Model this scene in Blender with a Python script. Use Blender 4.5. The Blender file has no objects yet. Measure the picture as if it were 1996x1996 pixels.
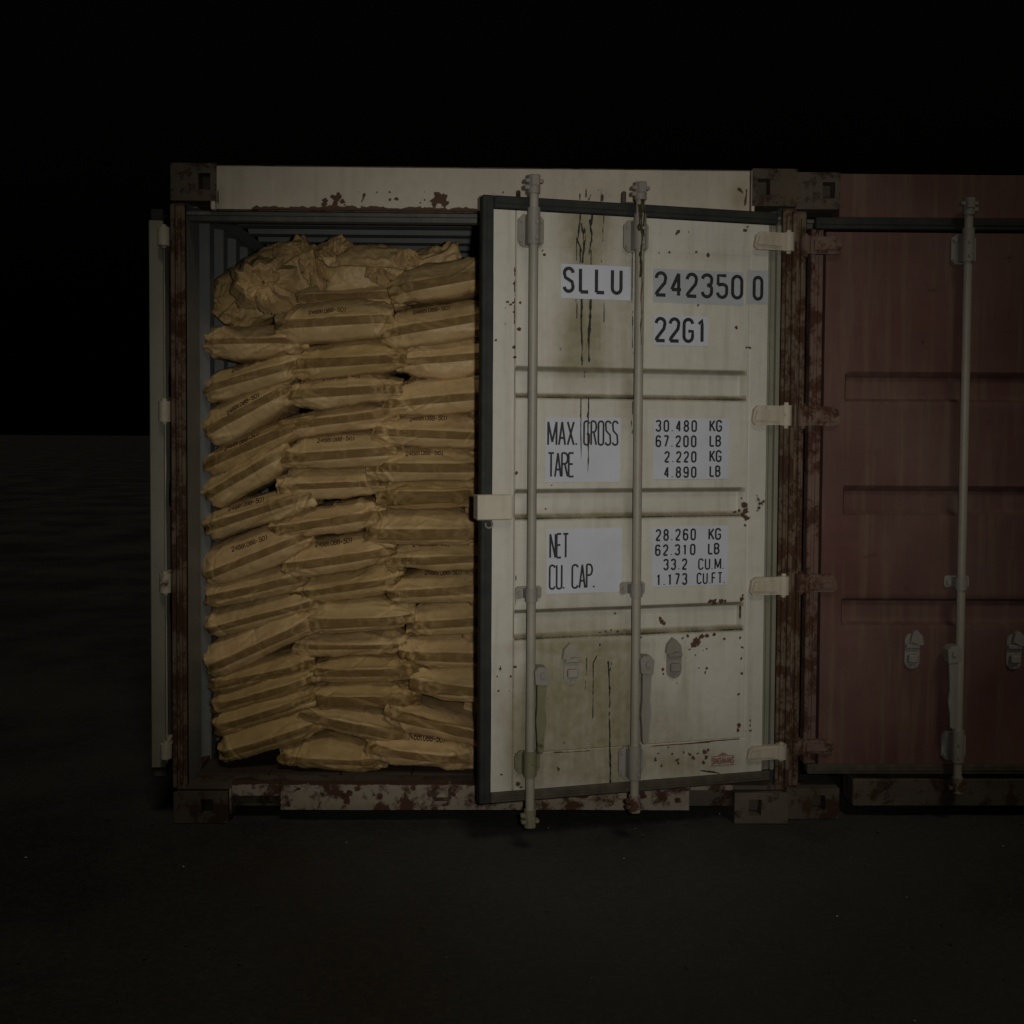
import bpy, math, random
import numpy as np
from mathutils import Vector, Matrix
random.seed(7)
rng = np.random.default_rng(11)

# ------------------------------------------------------------------ camera
scene = bpy.context.scene
F_PX, CX, CD, CZ = 2028.8, 0.048, 4.106, 1.562
PITCH, YAW, ROLL, SHIFT = 0.0334, 0.0153, 0.0061, 92.3
_cy, _sy, _cp, _sp = math.cos(YAW), math.sin(YAW), math.cos(PITCH), math.sin(PITCH)
_f = Vector((_sy*_cp, _cy*_cp, -_sp)); _r0 = Vector((_cy, -_sy, 0)); _u0 = _r0.cross(_f)
_r = _r0*math.cos(ROLL) + _u0*math.sin(ROLL); _u = -_r0*math.sin(ROLL) + _u0*math.cos(ROLL)
CAM = Vector((CX, -CD, CZ))
cd = bpy.data.cameras.new('camera'); cam = bpy.data.objects.new('camera', cd)
scene.collection.objects.link(cam)
cam.matrix_world = Matrix(((_r.x, _u.x, -_f.x, CAM.x), (_r.y, _u.y, -_f.y, CAM.y), (_r.z, _u.z, -_f.z, CAM.z), (0, 0, 0, 1)))
cd.sensor_width = 36; cd.lens = 36*F_PX/1996; cd.shift_y = -SHIFT/1996
cd.clip_start = 0.05; cd.clip_end = 500
scene.camera = cam

# ------------------------------------------------------------------ night sky, added faint fill from above, the photographer's flash
w = bpy.data.worlds.new('World'); scene.world = w; w.use_nodes = True
nt = w.node_tree; nt.nodes.clear()
sky = nt.nodes.new('ShaderNodeTexSky'); sky.sky_type = 'NISHITA'; sky.sun_disc = False
sky.sun_elevation = math.radians(-4); sky.sun_rotation = math.radians(200)
bg = nt.nodes.new('ShaderNodeBackground'); bg.inputs['Strength'].default_value = 0.05
wo = nt.nodes.new('ShaderNodeOutputWorld')
nt.links.new(sky.outputs[0], bg.inputs[0]); nt.links.new(bg.outputs[0], wo.inputs[0])
def aim(o, d): o.rotation_euler = Vector(d).to_track_quat('-Z', 'Y').to_euler()
sl = bpy.data.lights.new('top_fill', 'SUN'); sl.energy = 0.34; sl.angle = math.radians(12); sl.color = (1, .90, .72)  # soft light added from above to shade the sacks' faces
so = bpy.data.objects.new('top_fill', sl); scene.collection.objects.link(so); aim(so, (-0.16, 0.60, -0.78)); so.location = (2, -6, 6)
fl = bpy.data.lights.new('camera_flash', 'SPOT'); fl.energy = 225; fl.shadow_soft_size = 0.03
fl.spot_size = math.radians(58); fl.spot_blend = 1.0; fl.color = (1, .955, .875)
fo = bpy.data.objects.new('camera_flash', fl); scene.collection.objects.link(fo)
fo.location = CAM + Vector((0.14, 0.02, 0.05))
aim(fo, Vector((0.36, 0, 1.44)) - fo.location)
scene.view_settings.view_transform = 'Standard'; scene.view_settings.look = 'None'
scene.view_settings.gamma = 1; scene.view_settings.exposure = 0

# ------------------------------------------------------------------ helpers
COL = scene.collection
def ray(px, py): return ((_r*(px-998)/F_PX) + _u*((998-SHIFT-py)/F_PX) + _f)
def at(px, py, Y=0.0):                       # point of the photograph on the vertical plane at depth Y
    d = ray(px, py); t = (Y + CD)/d.y
    return CAM + d*t
HINGE = Vector((1.170, -0.030, 0)); THETA = 0.2287
_dn = Vector((math.sin(THETA), -math.cos(THETA), 0))
_dx = Vector((math.cos(THETA), math.sin(THETA), 0))
def D(px, py, off=0.0):                      # the same on the open door's face, in the door's own x, z (metres)
    d = ray(px, py); t = (HINGE + _dn*off - CAM).dot(_dn)/d.dot(_dn)
    p = CAM + d*t - HINGE
    return p.dot(_dx), p.z
def topx(P):                                 # N x 3 world -> photo pixels, used to lay wear where it is
    v = P - np.array(CAM); z = v @ np.array(_f)
    return 998 + F_PX*(v @ np.array(_r))/z, 998 - SHIFT - F_PX*(v @ np.array(_u))/z

def _h(ix, iy, iz, seed):
    n = (ix*374761393 + iy*668265263 + iz*2147483647 + seed*1274126177) & 0x7fffffff
    n = ((n ^ (n >> 13))*1103515245 + 12345) & 0x7fffffff
    n = ((n ^ (n >> 15))*69069 + 1) & 0x7fffffff
    return (n & 0xffff)/65535.0
def vnoise(x, y, z, seed=0):
    x, y, z = np.broadcast_arrays(np.asarray(x, float), np.asarray(y, float), np.asarray(z, float))
    ix, iy, iz = np.floor(x).astype(np.int64), np.floor(y).astype(np.int64), np.floor(z).astype(np.int64)
    fx, fy, fz = x-ix, y-iy, z-iz
    fx, fy, fz = fx*fx*(3-2*fx), fy*fy*(3-2*fy), fz*fz*(3-2*fz)
    r = 0
    for a in (0, 1):
        for b in (0, 1):
            for c in (0, 1):
                r = r + _h(ix+a, iy+b, iz+c, seed)*(fx if a else 1-fx)*(fy if b else 1-fy)*(fz if c else 1-fz)
    return r
def fbm(x, y, z, seed=0, o=4):
    s = 0; a = .5
    for k in range(o):
        s = s + a*vnoise(x*2**k, y*2**k, z*2**k, seed+k*17); a *= .5
    return s/(1-.5**o)
def ridged(x, y, z, seed=0, o=3):
    s = 0; a = .5
    for k in range(o):
        s = s + a*(1-np.abs(2*vnoise(x*1.9**k, y*1.9**k, z*1.9**k, seed+k*31)-1)); a *= .5
    return s/(1-.5**o)
def sstep(a, b, v): t = np.clip((v-a)/(b-a), 0, 1); return t*t*(3-2*t)

def facets(x, y, z, seed=0, o=2):
    # value noise with flat faces between lattice points: reads as creased paper
    tot = 0; am = .6
    for k in range(o):
        f = 2.3**k; a = .6+k*.7
        X = (x*math.cos(a)+z*math.sin(a))*f; Z = (z*math.cos(a)-x*math.sin(a))*f; Y = (y*.9+x*.33)*f
        X, Y, Z = np.broadcast_arrays(X, Y, Z)
        i = [np.floor(q).astype(np.int64) for q in (X, Y, Z)]; fr = np.stack([X-i[0], Y-i[1], Z-i[2]])
        od = np.argsort(-fr, axis=0); fs = np.take_along_axis(fr, od, 0)
        c = [i[0].copy(), i[1].copy(), i[2].copy()]; v = (1-fs[0])*_h(c[0], c[1], c[2], seed+k)
        for j in range(3):
            for ax in range(3): c[ax] = c[ax] + (od[j] == ax)
            wt = fs[j]-(fs[j+1] if j < 2 else 0); v = v + wt*_h(c[0], c[1], c[2], seed+k)
        tot = tot + am*v; am *= .42
    return tot/(.6*(1-.42**o)/(1-.42))

class MB:
    def __init__(s): s.v = []; s.f = []; s.m = []
    def add(s, vs, fs, mi=0):
        o = len(s.v); s.v += [tuple(p) for p in vs]; s.f += [tuple(i+o for i in f) for f in fs]; s.m += [mi]*len(fs)
    def box(s, a, b, mi=0, bev=0.0):
        x0, y0, z0 = a; x1, y1, z1 = b
        if x0 > x1: x0, x1 = x1, x0
        if y0 > y1: y0, y1 = y1, y0
        if z0 > z1: z0, z1 = z1, z0
        if bev <= 0:
            s.add([(x0,y0,z0),(x1,y0,z0),(x1,y1,z0),(x0,y1,z0),(x0,y0,z1),(x1,y0,z1),(x1,y1,z1),(x0,y1,z1)],
                  [(0,3,2,1),(4,5,6,7),(0,1,5,4),(1,2,6,5),(2,3,7,6),(3,0,4,7)], mi); return
        c = bev; vs = []; 
        # chamfered box: 24 verts
        for sx in (0,1):
            for sy in (0,1):
                for sz in (0,1):
                    X, Y, Z = (x1 if sx else x0), (y1 if sy else y0), (z1 if sz else z0)
                    dx, dy, dz = (-c if sx else c), (-c if sy else c), (-c if sz else c)
                    vs += [(X, Y+dy, Z+dz), (X+dx, Y, Z+dz), (X+dx, Y+dy, Z)]
        def i(sx, sy, sz, k): return (sx*4+sy*2+sz)*3+k
        fs = []
        for sx in (0,1): q = [i(sx,0,0,0), i(sx,1,0,0), i(sx,1,1,0), i(sx,0,1,0)]; fs.append(q if sx else q[::-1])
        for sy in (0,1): q = [i(0,sy,0,1), i(1,sy,0,1), i(1,sy,1,1), i(0,sy,1,1)]; fs.append(q[::-1] if sy else q)
        for sz in (0,1): q = [i(0,0,sz,2), i(1,0,sz,2), i(1,1,sz,2), i(0,1,sz,2)]; fs.append(q if sz else q[::-1])
        for a_ in (0,1):
            for b_ in (0,1):
                fs.append([i(a_,b_,0,0), i(a_,b_,1,0), i(a_,b_,1,1), i(a_,b_,0,1)])
                fs.append([i(a_,0,b_,0), i(a_,1,b_,0), i(a_,1,b_,2), i(a_,0,b_,2)])
                fs.append([i(0,a_,b_,1), i(1,a_,b_,1), i(1,a_,b_,2), i(0,a_,b_,2)])
        for sx in (0,1):
            for sy in (0,1):
                for sz in (0,1): fs.append([i(sx,sy,sz,0), i(sx,sy,sz,1), i(sx,sy,sz,2)])
        s.add(vs, fs, mi)
    def tube(s, p0, p1, r0, r1=None, n=20, mi=0, caps=True):
        r1 = r0 if r1 is None else r1
        p0, p1 = Vector(p0), Vector(p1); d = (p1-p0).normalized()
        a = d.orthogonal().normalized(); b = d.cross(a)
        vs = []
        for p, r in ((p0, r0), (p1, r1)):
            for k in range(n):
                t = 2*math.pi*k/n; vs.append(p + a*math.cos(t)*r + b*math.sin(t)*r)
        fs = [(k, (k+1)%n, n+(k+1)%n, n+k) for k in range(n)]
        if caps: fs += [tuple(range(n))[::-1], tuple(range(n, 2*n))]
        s.add(vs, fs, mi)
    def prism(s, pts, y0, y1, mi=0):          # outline in x,z extruded from y0 (front) to y1
        n = len(pts); vs = [(x, y0, z) for x, z in pts] + [(x, y1, z) for x, z in pts]
        fs = [tuple(range(n)), tuple(range(n, 2*n))[::-1]] + [(k, n+k, n+(k+1)%n, (k+1)%n) for k in range(n)]
        s.add(vs, fs, mi)
    def grid(s, P, mi=0, closed=False):       # P: rows x cols x 3
        R_, C_, _ = P.shape; o = len(s.v)
        s.v += [tuple(p) for p in P.reshape(-1, 3)]
        cc = C_ if closed else C_-1
        for i in range(R_-1):
            for j in range(cc):
                j2 = (j+1) % C_
                s.f.append((o+i*C_+j, o+i*C_+j2, o+(i+1)*C_+j2, o+(i+1)*C_+j)); s.m.append(mi)
    def build(s, name, mats, parent=None, smooth=False, fix=True):
        me = bpy.data.meshes.new(name); me.from_pydata(s.v, [], s.f)
        mats = mats if isinstance(mats, (list, tuple)) else [mats]
        for m in mats: me.materials.append(m)
        me.polygons.foreach_set('material_index', s.m)
        if fix:
            import bmesh
            bm = bmesh.new(); bm.from_mesh(me); bmesh.ops.recalc_face_normals(bm, faces=bm.faces); bm.to_mesh(me); bm.free()
        if smooth: me.polygons.foreach_set('use_smooth', [True]*len(me.polygons))
        me.update(); return link(name, me, parent)
def link(name, me, parent=None):
    o = bpy.data.objects.new(name, me); COL.objects.link(o)
    if parent is not None: o.parent = parent
    return o
def empty(name, loc=(0,0,0), rz=0):
    o = bpy.data.objects.new(name, None); COL.objects.link(o); o.location = loc; o.rotation_euler = (0,0,rz)
    o.empty_display_size = .2; return o
def tag(o, label, cat, group=None):
    o['label'] = label; o['category'] = cat
    if group: o['group'] = group
    return o
def auto_smooth(o, ang=35):
    me = o.data; me.polygons.foreach_set('use_smooth', [True]*len(me.polygons))
    try: me.set_sharp_from_angle(angle=math.radians(ang))
    except Exception: pass

# ------------------------------------------------------------------ materials
def newmat(name):
    m = bpy.data.materials.new(name); m.use_nodes = True; t = m.node_tree
    return m, t, t.nodes['Principled BSDF']
def N(t, typ, **k):
    n = t.nodes.new(typ)
    for a, v in k.items(): setattr(n, a, v)
    return n
def noise(t, scale, detail=5, rough=.55, vec=None, dist=0):
    n = N(t, 'ShaderNodeTexNoise'); n.inputs['Scale'].default_value = scale
    n.inputs['Detail'].default_value = detail; n.inputs['Roughness'].default_value = rough; n.inputs['Distortion'].default_value = dist
    if vec is not None: t.links.new(vec, n.inputs['Vector'])
    return n
def ramp(t, src, a, b, ca=(0,0,0,1), cb=(1,1,1,1)):
    r = N(t, 'ShaderNodeValToRGB'); r.color_ramp.elements[0].position = a; r.color_ramp.elements[1].position = b
    r.color_ramp.elements[0].color = ca; r.color_ramp.elements[1].color = cb; t.links.new(src, r.inputs[0]); return r.outputs[0]
def mix(t, fac, a, b, mode='MIX'):
    m = N(t, 'ShaderNodeMix', data_type='RGBA', blend_type=mode)
    for k, v in ((0, fac), (6, a), (7, b)):
        if hasattr(v, 'links'): t.links.new(v, m.inputs[k])
        else: m.inputs[k].default_value = v if k == 0 else (*v[:3], 1)
    return m.outputs[2]
def math_(t, op, a, b=0.0, clamp=False):
    m = N(t, 'ShaderNodeMath', operation=op, use_clamp=clamp)
    for k, v in ((0, a), (1, b)):
        if hasattr(v, 'links'): t.links.new(v, m.inputs[k])
        else: m.inputs[k].default_value = v
    return m.outputs[0]
def objvec(t, scale=(1,1,1), loc=(0,0,0)):
    tc = N(t, 'ShaderNodeTexCoord'); mp = N(t, 'ShaderNodeMapping')
    mp.inputs['Scale'].default_value = scale; mp.inputs['Location'].default_value = loc
    t.links.new(tc.outputs['Object'], mp.inputs[0]); return mp.outputs[0]
def bump(t, bs, h, strength, dist=.002):
    b = N(t, 'ShaderNodeBump'); b.inputs['Strength'].default_value = strength; b.inputs['Distance'].default_value = dist
    t.links.new(h, b.inputs['Height']); t.links.new(b.outputs[0], bs.inputs['Normal'])

def painted(name, c1, c2, rust=0.0, rough=.5, rustcol=(.068,.035,.020), dirt=.35, streak=True, bstr=.25):
    """old paint: mottled tone, run-down dirt, rust where the wear attribute or the noise says so"""
    m, t, bs = newmat(name)
    v = objvec(t)
    n1 = noise(t, 3.0, 6, .6, v); n2 = noise(t, 28, 5, .65, v); n3 = noise(t, 160, 3, .6, v)
    base = mix(t, ramp(t, n1.outputs[0], .35, .68), c1, c2)
    base = mix(t, math_(t, 'MULTIPLY', ramp(t, n2.outputs[0], .5, .78), .30), base, tuple(x*.66 for x in c1))
    if streak:
        vs = objvec(t, (22, 22, 1.3)); n4 = noise(t, 1.0, 4, .6, vs)
        base = mix(t, math_(t, 'MULTIPLY', ramp(t, n4.outputs[0], .50, .80), dirt), base, (.17,.145,.085))
    at_ = N(t, 'ShaderNodeAttribute', attribute_name='wear_shade'); sp = N(t, 'ShaderNodeSeparateColor'); t.links.new(at_.outputs['Color'], sp.inputs[0])
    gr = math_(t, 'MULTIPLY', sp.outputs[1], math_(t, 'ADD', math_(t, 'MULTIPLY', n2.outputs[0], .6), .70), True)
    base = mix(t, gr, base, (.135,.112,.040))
    rn = math_(t, 'ADD', sp.outputs[0], math_(t, 'MULTIPLY', math_(t, 'SUBTRACT', n2.outputs[0], .5), .9))
    rm = ramp(t, rn, .40, .56)
    if rust > 0:
        n5 = noise(t, 9, 9, .74, v, .15)
        rr = ramp(t, n5.outputs[0], .72-rust*.45, .80-rust*.45)
        rm = math_(t, 'MAXIMUM', rm, rr)
    rc = mix(t, n3.outputs[0], tuple(x*.45 for x in rustcol), tuple(x*1.5 for x in rustcol))
    n6 = noise(t, 75, 4, .7, v)
    base = mix(t, math_(t, 'MULTIPLY', ramp(t, n6.outputs[0], .64, .74), .45), base, (.10,.075,.045))
    n7 = noise(t, 1.4, 4, .6, v)
    base = mix(t, math_(t, 'MULTIPLY', ramp(t, n7.outputs[0], .3, .7), .16), base, (.25,.235,.20))
    col = mix(t, rm, base, rc)
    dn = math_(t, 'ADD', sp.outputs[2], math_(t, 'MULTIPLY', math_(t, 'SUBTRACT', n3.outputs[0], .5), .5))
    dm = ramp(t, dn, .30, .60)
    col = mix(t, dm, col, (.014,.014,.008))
    t.links.new(col, bs.inputs['Base Color'])
    t.links.new(math_(t, 'ADD', math_(t, 'MULTIPLY', rm, .35), rough), bs.inputs['Roughness'])
    bs.inputs['Specular IOR Level'].default_value = .35
    hb = math_(t, 'ADD', math_(t, 'MULTIPLY', n3.outputs[0], .35), math_(t, 'ADD', math_(t, 'MULTIPLY', n2.outputs[0], .5), math_(t, 'MULTIPLY', rm, .6)))
    bump(t, bs, hb, bstr, .0018)
    return m
M = {}
M['cream'] = painted('cream_paint', (.43,.417,.362), (.49,.478,.425), 0, .5, dirt=.34)
M['cream_old'] = painted('worn_cream_paint', (.42,.385,.305), (.47,.43,.35), .16, .55, dirt=.4)
M['header'] = painted('header_paint', (.35,.315,.255), (.41,.37,.305), .03, .5, dirt=.3)
M['sill'] = painted('sill_paint', (.22,.185,.145), (.265,.225,.18), .50, .65, (.060,.026,.016), dirt=.6, streak=False, bstr=.6)
M['gal'] = painted('grey_steel', (.165,.155,.14), (.235,.22,.20), .14, .5, (.06,.035,.022), dirt=.6, bstr=.5)
M['rod'] = painted('rod_paint', (.215,.198,.165), (.29,.27,.225), .08, .48, (.06,.035,.022), dirt=.6)
M['mossy'] = painted('mossy_steel', (.10,.10,.05), (.17,.165,.10), .30, .7, (.05,.035,.015), dirt=.8, bstr=.9)
M['rustpost'] = painted('rusty_post_steel', (.075,.048,.027), (.115,.075,.045), .58, .8, (.050,.022,.011), dirt=.6, bstr=.8)
M['darkrust'] = painted('dark_rust_steel', (.042,.030,.020), (.070,.050,.033), .45, .85, (.032,.015,.008), dirt=.5, streak=False, bstr=1.0)
M['blue'] = painted('blue_grey_inner_paint', (.135,.150,.158), (.19,.20,.205), .05, .5, (.06,.03,.02), dirt=.5)
M['red'] = painted('red_container_paint', (.070,.024,.020), (.10,.038,.031), .22, .75, (.05,.022,.013), dirt=.4)
M['redtrim'] = painted('faded_pink_paint', (.095,.052,.040), (.125,.074,.056), .55, .75, (.055,.022,.013), dirt=.4)
M['channel'] = painted('grey_green_channel_paint', (.15,.15,.11), (.20,.20,.155), .03, .55, dirt=.6)

def simple(name, c1, c2, rough, scale=20, bstr=.3, dist=.002, spec=.3):
    m, t, bs = newmat(name); v = objvec(t); n = noise(t, scale, 6, .6, v)
    t.links.new(mix(t, ramp(t, n.outputs[0], .3, .7), c1, c2), bs.inputs['Base Color'])
    bs.inputs['Roughness'].default_value = rough; bs.inputs['Specular IOR Level'].default_value = spec
    bump(t, bs, n.outputs[0], bstr, dist); return m
M['rubber'] = simple('black_rubber', (.010,.012,.012), (.026,.027,.024), .7, 14)
M['rubber_dusty'] = simple('dusty_rubber', (.035,.030,.022), (.075,.062,.046), .8, 18)
M['plank'] = simple('container_floor_wood', (.030,.020,.012), (.055,.036,.022), .85, 9)
M['ink'] = simple('black_lettering', (.010,.012,.014), (.030,.032,.032), .5, 60, .1)
M['redink'] = simple('brown_lettering', (.14,.06,.05), (.22,.12,.10), .6, 60, .1)
M['stamp'] = simple('sack_ink', (.060,.028,.014), (.12,.062,.030), .7, 220, .1)
M['decal'] = simple('white_sticker', (.40,.425,.485), (.47,.49,.545), .45, 6, .12)
M['decal_grey'] = simple('grey_sticker', (.29,.32,.335), (.36,.385,.405), .45, 6, .12)
M['lip'] = painted('dark_inner_lip_paint', (.045,.048,.046), (.075,.076,.072), .25, .7, (.05,.025,.015), dirt=.5)
M['hinge'] = painted('worn_hinge_paint', (.36,.32,.25), (.44,.40,.32), .30, .6, (.065,.030,.016), dirt=.6, bstr=.6)
M['moss'] = simple('dried_moss', (.012,.013,.006), (.05,.045,.018), .95, 90, 1.0, .004)

def ground_mat():
    m, t, bs = newmat('damp_asphalt'); v = objvec(t)
    a = noise(t, .9, 5, .6, v); b = noise(t, 55, 5, .7, v); c = noise(t, 320, 2, .5, v)
    col = mix(t, ramp(t, a.outputs[0], .35, .65), (.020,.0198,.0192), (.034,.0335,.0315))
    col = mix(t, ramp(t, b.outputs[0], .45, .75), col, (.052,.047,.040))
    t.links.new(col, bs.inputs['Base Color'])
    t.links.new(ramp(t, a.outputs[0], .4, .6, (.5,.5,.5,1), (.85,.85,.85,1)), bs.inputs['Roughness'])
    h = math_(t, 'ADD', b.outputs[0], math_(t, 'MULTIPLY', c.outputs[0], .5)); bump(t, bs, h, .8, .006); return m
M['ground'] = ground_mat()

def paper(name, tint):
    m, t, bs = newmat(name); v = objvec(t)
    a = noise(t, 6, 6, .6, v); b = noise(t, 60, 4, .6, v); fib = noise(t, 1, 3, .6, objvec(t, (25, 160, 400)))
    c1 = tuple(x*y for x, y in zip((.345,.240,.110), tint)); c2 = tuple(x*y for x, y in zip((.46,.330,.162), tint))
    base = mix(t, ramp(t, a.outputs[0], .3, .7), c1, c2)
    base = mix(t, math_(t, 'MULTIPLY', ramp(t, fib.outputs[0], .4, .8), .25), base, tuple(x*.72 for x in c1))
    at_ = N(t, 'ShaderNodeAttribute', attribute_name='sheet'); sp = N(t, 'ShaderNodeSeparateColor'); t.links.new(at_.outputs['Color'], sp.inputs[0])
    # R: height above the printed band's middle / 0.1 + .5 ; G: tone ; B: band half-height*10
    vv = math_(t, 'ABSOLUTE', math_(t, 'ADD', math_(t, 'SUBTRACT', sp.outputs[0], .5), math_(t, 'MULTIPLY', math_(t, 'SUBTRACT', a.outputs[0], .5), .025)))
    d = math_(t, 'SUBTRACT', sp.outputs[2], vv)
    band = ramp(t, d, 0, .018)
    bandc = mix(t, b.outputs[0], tuple(x*y for x, y in zip((.115,.068,.020), tint)), tuple(x*y for x, y in zip((.165,.102,.034), tint)))
    col = mix(t, band, base, bandc)
    col = mix(t, sp.outputs[1], col, tuple(x*1.35 for x in c2))
    t.links.new(col, bs.inputs['Base Color'])
    t.links.new(math_(t, 'ADD', math_(t, 'MULTIPLY', band, .3), .44), bs.inputs['Roughness']); bs.inputs['Specular IOR Level'].default_value = .24
    h = math_(t, 'ADD', math_(t, 'MULTIPLY', a.outputs[0], 1.5), math_(t, 'ADD', b.outputs[0], math_(t, 'MULTIPLY', fib.outputs[0], .3)))
    bump(t, bs, h, .45, .003); return m
PAPERS = [paper('kraft_paper', (1,1,1)), paper('kraft_paper_pale', (1.08,1.06,1.08)), paper('kraft_paper_dark', (.90,.88,.80))]

# ------------------------------------------------------------------ lettering made of strokes (height 1, width w)
def arc(cx, cy, rx, ry, a0, a1, n=9):
    return [(cx+rx*math.cos(math.radians(a0+(a1-a0)*k/n)), cy+ry*math.sin(math.radians(a0+(a1-a0)*k/n))) for k in range(n+1)]
def glyph(c, w):
    r = w/2; R = min(r*1.05, .30)
    st = arc(r,1-R,r,R,0,180)+arc(r,R,r,R,180,360)
    if c in '0O': return [st+[st[0]]]
    if c == '1': return [[(w*.12,.80),(w*.5,.99),(w*.5,0)]]
    if c == 'I': return [[(0,0),(0,1)]]
    if c == '2': return [arc(r,1-R,r,R,180,0)+[(w*.9,.55),(w*.1,.12),(0,0)],[(0,0),(w,0)]]
    if c == '3': return [arc(r,1-R*.85,r,R*.85,175,-10)+arc(r,.53+.12,r*.95,.12,-20,-90,4), arc(r,.53-.15,r,.15,90,0,5)+[(w,R)]+arc(r,R,r,R,0,-175)]
    if c == '4': return [[(w*.74,0),(w*.74,1)],[(w*.74,1),(0,.27)],[(0,.27),(w,.27)]]
    if c == '5': return [[(w*.95,1),(w*.06,1),(w*.06,.56)],[(w*.06,.56)]+arc(r,.60-.16,r,.16,120,0,6)+[(w,R)]+arc(r,R,r,R,0,-175)]
    if c in '69':
        p = [arc(r,1-R,r,R,10,180)+arc(r,R,r,R,180,360)+[(w,.38)]+arc(r,.38,r,.2,0,180)]
        return p if c == '6' else [[(w-x,1-y) for x, y in q] for q in p]
    if c == '7': return [[(0,1),(w,1)],[(w,1),(w*.28,0)]]
    if c == '8':
        a = arc(r,.76,r*.9,.24,0,360,18); b = arc(r,.27,r,.27,0,360,18); return [a, b]
    if c == 'S': return [arc(r,1-R,r,R,5,180)+[(w*.12,.60),(w*.88,.42)]+arc(r,R,r,R,0,-175)]
    if c == 'L': return [[(0,1),(0,0)],[(0,0),(w*.9,0)]]
    if c == 'U': return [[(0,1)]+arc(r,R,r,R,180,360)+[(w,1)]]
    if c == 'G': return [arc(r,1-R,r,R,5,180)+arc(r,R,r,R,180,360)+[(w,.46),(w*.5,.46)]]
    if c == 'C': return [arc(r,1-R,r,R,5,180)+arc(r,R,r,R,180,355)]
    if c == 'M': return [[(0,0),(0,1)],[(0,1),(w*.5,.12)],[(w*.5,.12),(w,1)],[(w,1),(w,0)]]
    if c == 'N': return [[(0,0),(0,1)],[(0,1),(w,0)],[(w,0),(w,1)]]
    if c == 'A': return [[(0,0),(r,1)],[(r,1),(w,0)],[(w*.2,.30),(w*.8,.30)]]
    if c == 'X': return [[(0,0),(w,1)],[(0,1),(w,0)]]
    if c == 'T': return [[(0,1),(w,1)],[(r,1),(r,0)]]
    if c == 'E': return [[(0,0),(0,1)],[(0,1),(w*.85,1)],[(0,.53),(w*.72,.53)],[(0,0),(w*.85,0)]]
    if c == 'F': return [[(0,0),(0,1)],[(0,1),(w*.85,1)],[(0,.53),(w*.72,.53)]]
    if c == 'K': return [[(0,0),(0,1)],[(w*.95,1),(0,.38)],[(w*.3,.56),(w,0)]]
    if c in 'PRB':
        p = [[(0,0),(0,1)],[(0,1),(r,1)]+arc(r,.77,r,.23,90,-90)+[(0,.54)]]
        if c == 'R': p.append([(w*.5,.54),(w,0)])
        if c == 'B': p = [p[0], [(0,1),(r,1)]+arc(r*.9,.77,r,.23,90,-90)+[(0,.54)], [(r,.54)]+arc(r,.27,r,.27,90,-90)+[(0,0)]]
        return p
    if c == '.': return [[(0,.0),(0,.07)]]
    if c == ',': return [[(.03,.08),(0,-.06)]]
    if c == '-': return [[(0,.45),(w*.8,.45)]]
    if c == '(': return [arc(w*1.05,.5,w*.95,.60,112,248,8)]
    if c == ')': return [arc(w*-.1,.5,w*.95,.60,68,-68,8)]
    return []
def strokes(text, x0, x1, h, wr, thick, gap):
    """polylines of a line of text fitted between x0 and x1; wr = glyph width/height before fitting"""
    adv = []
    for c in text:
        gw = {'.': .04, ',': .06, ' ': wr*1.0, 'I': .02, '(': wr*.7, ')': wr*.7, 'M': wr*1.35}.get(c, wr); adv.append(gw)
    tot = sum(adv) + gap*(len(text)-1); s = (x1-x0)/(tot*h)
    out = []; x = 0
    for c, gw in zip(text, adv):
        for pl in glyph(c, gw*s): out.append([(x0+x*s*h+px*h, py*h) for px, py in pl])
        x += gw+gap
    return out
def ribbon(mb, pl, th, fn, mi, lift):
    """pl in local 2D; fn maps (a,b,lift)->3D"""
    q = [pl[0]]
    for a, b in zip(pl, pl[1:]):
        L = math.hypot(b[0]-a[0], b[1]-a[1])
        if L < 1e-7: continue
        n = max(1, int(L/.02)) 
        for k in range(1, n+1): q.append((a[0]+(b[0]-a[0])*k/n, a[1]+(b[1]-a[1])*k/n))
    if len(q) < 2: return
    closed = math.hypot(q[0][0]-q[-1][0], q[0][1]-q[-1][1]) < 1e-6
    vs = []
    for i, p in enumerate(q):
        a = q[i-1] if i else (q[-2] if closed else q[0]); b = q[i+1] if i+1 < len(q) else (q[1] if closed else q[-1])
        dx, dy = b[0]-a[0], b[1]-a[1]; L = math.hypot(dx, dy) or 1; nx, ny = -dy/L*th/2, dx/L*th/2
        vs += [fn(p[0]+nx, p[1]+ny, lift), fn(p[0]-nx, p[1]-ny, lift)]
    fs = [(2*i, 2*i+1, 2*i+3, 2*i+2) for i in range(len(q)-1)]
    mb.add(vs, fs, mi)

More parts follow.
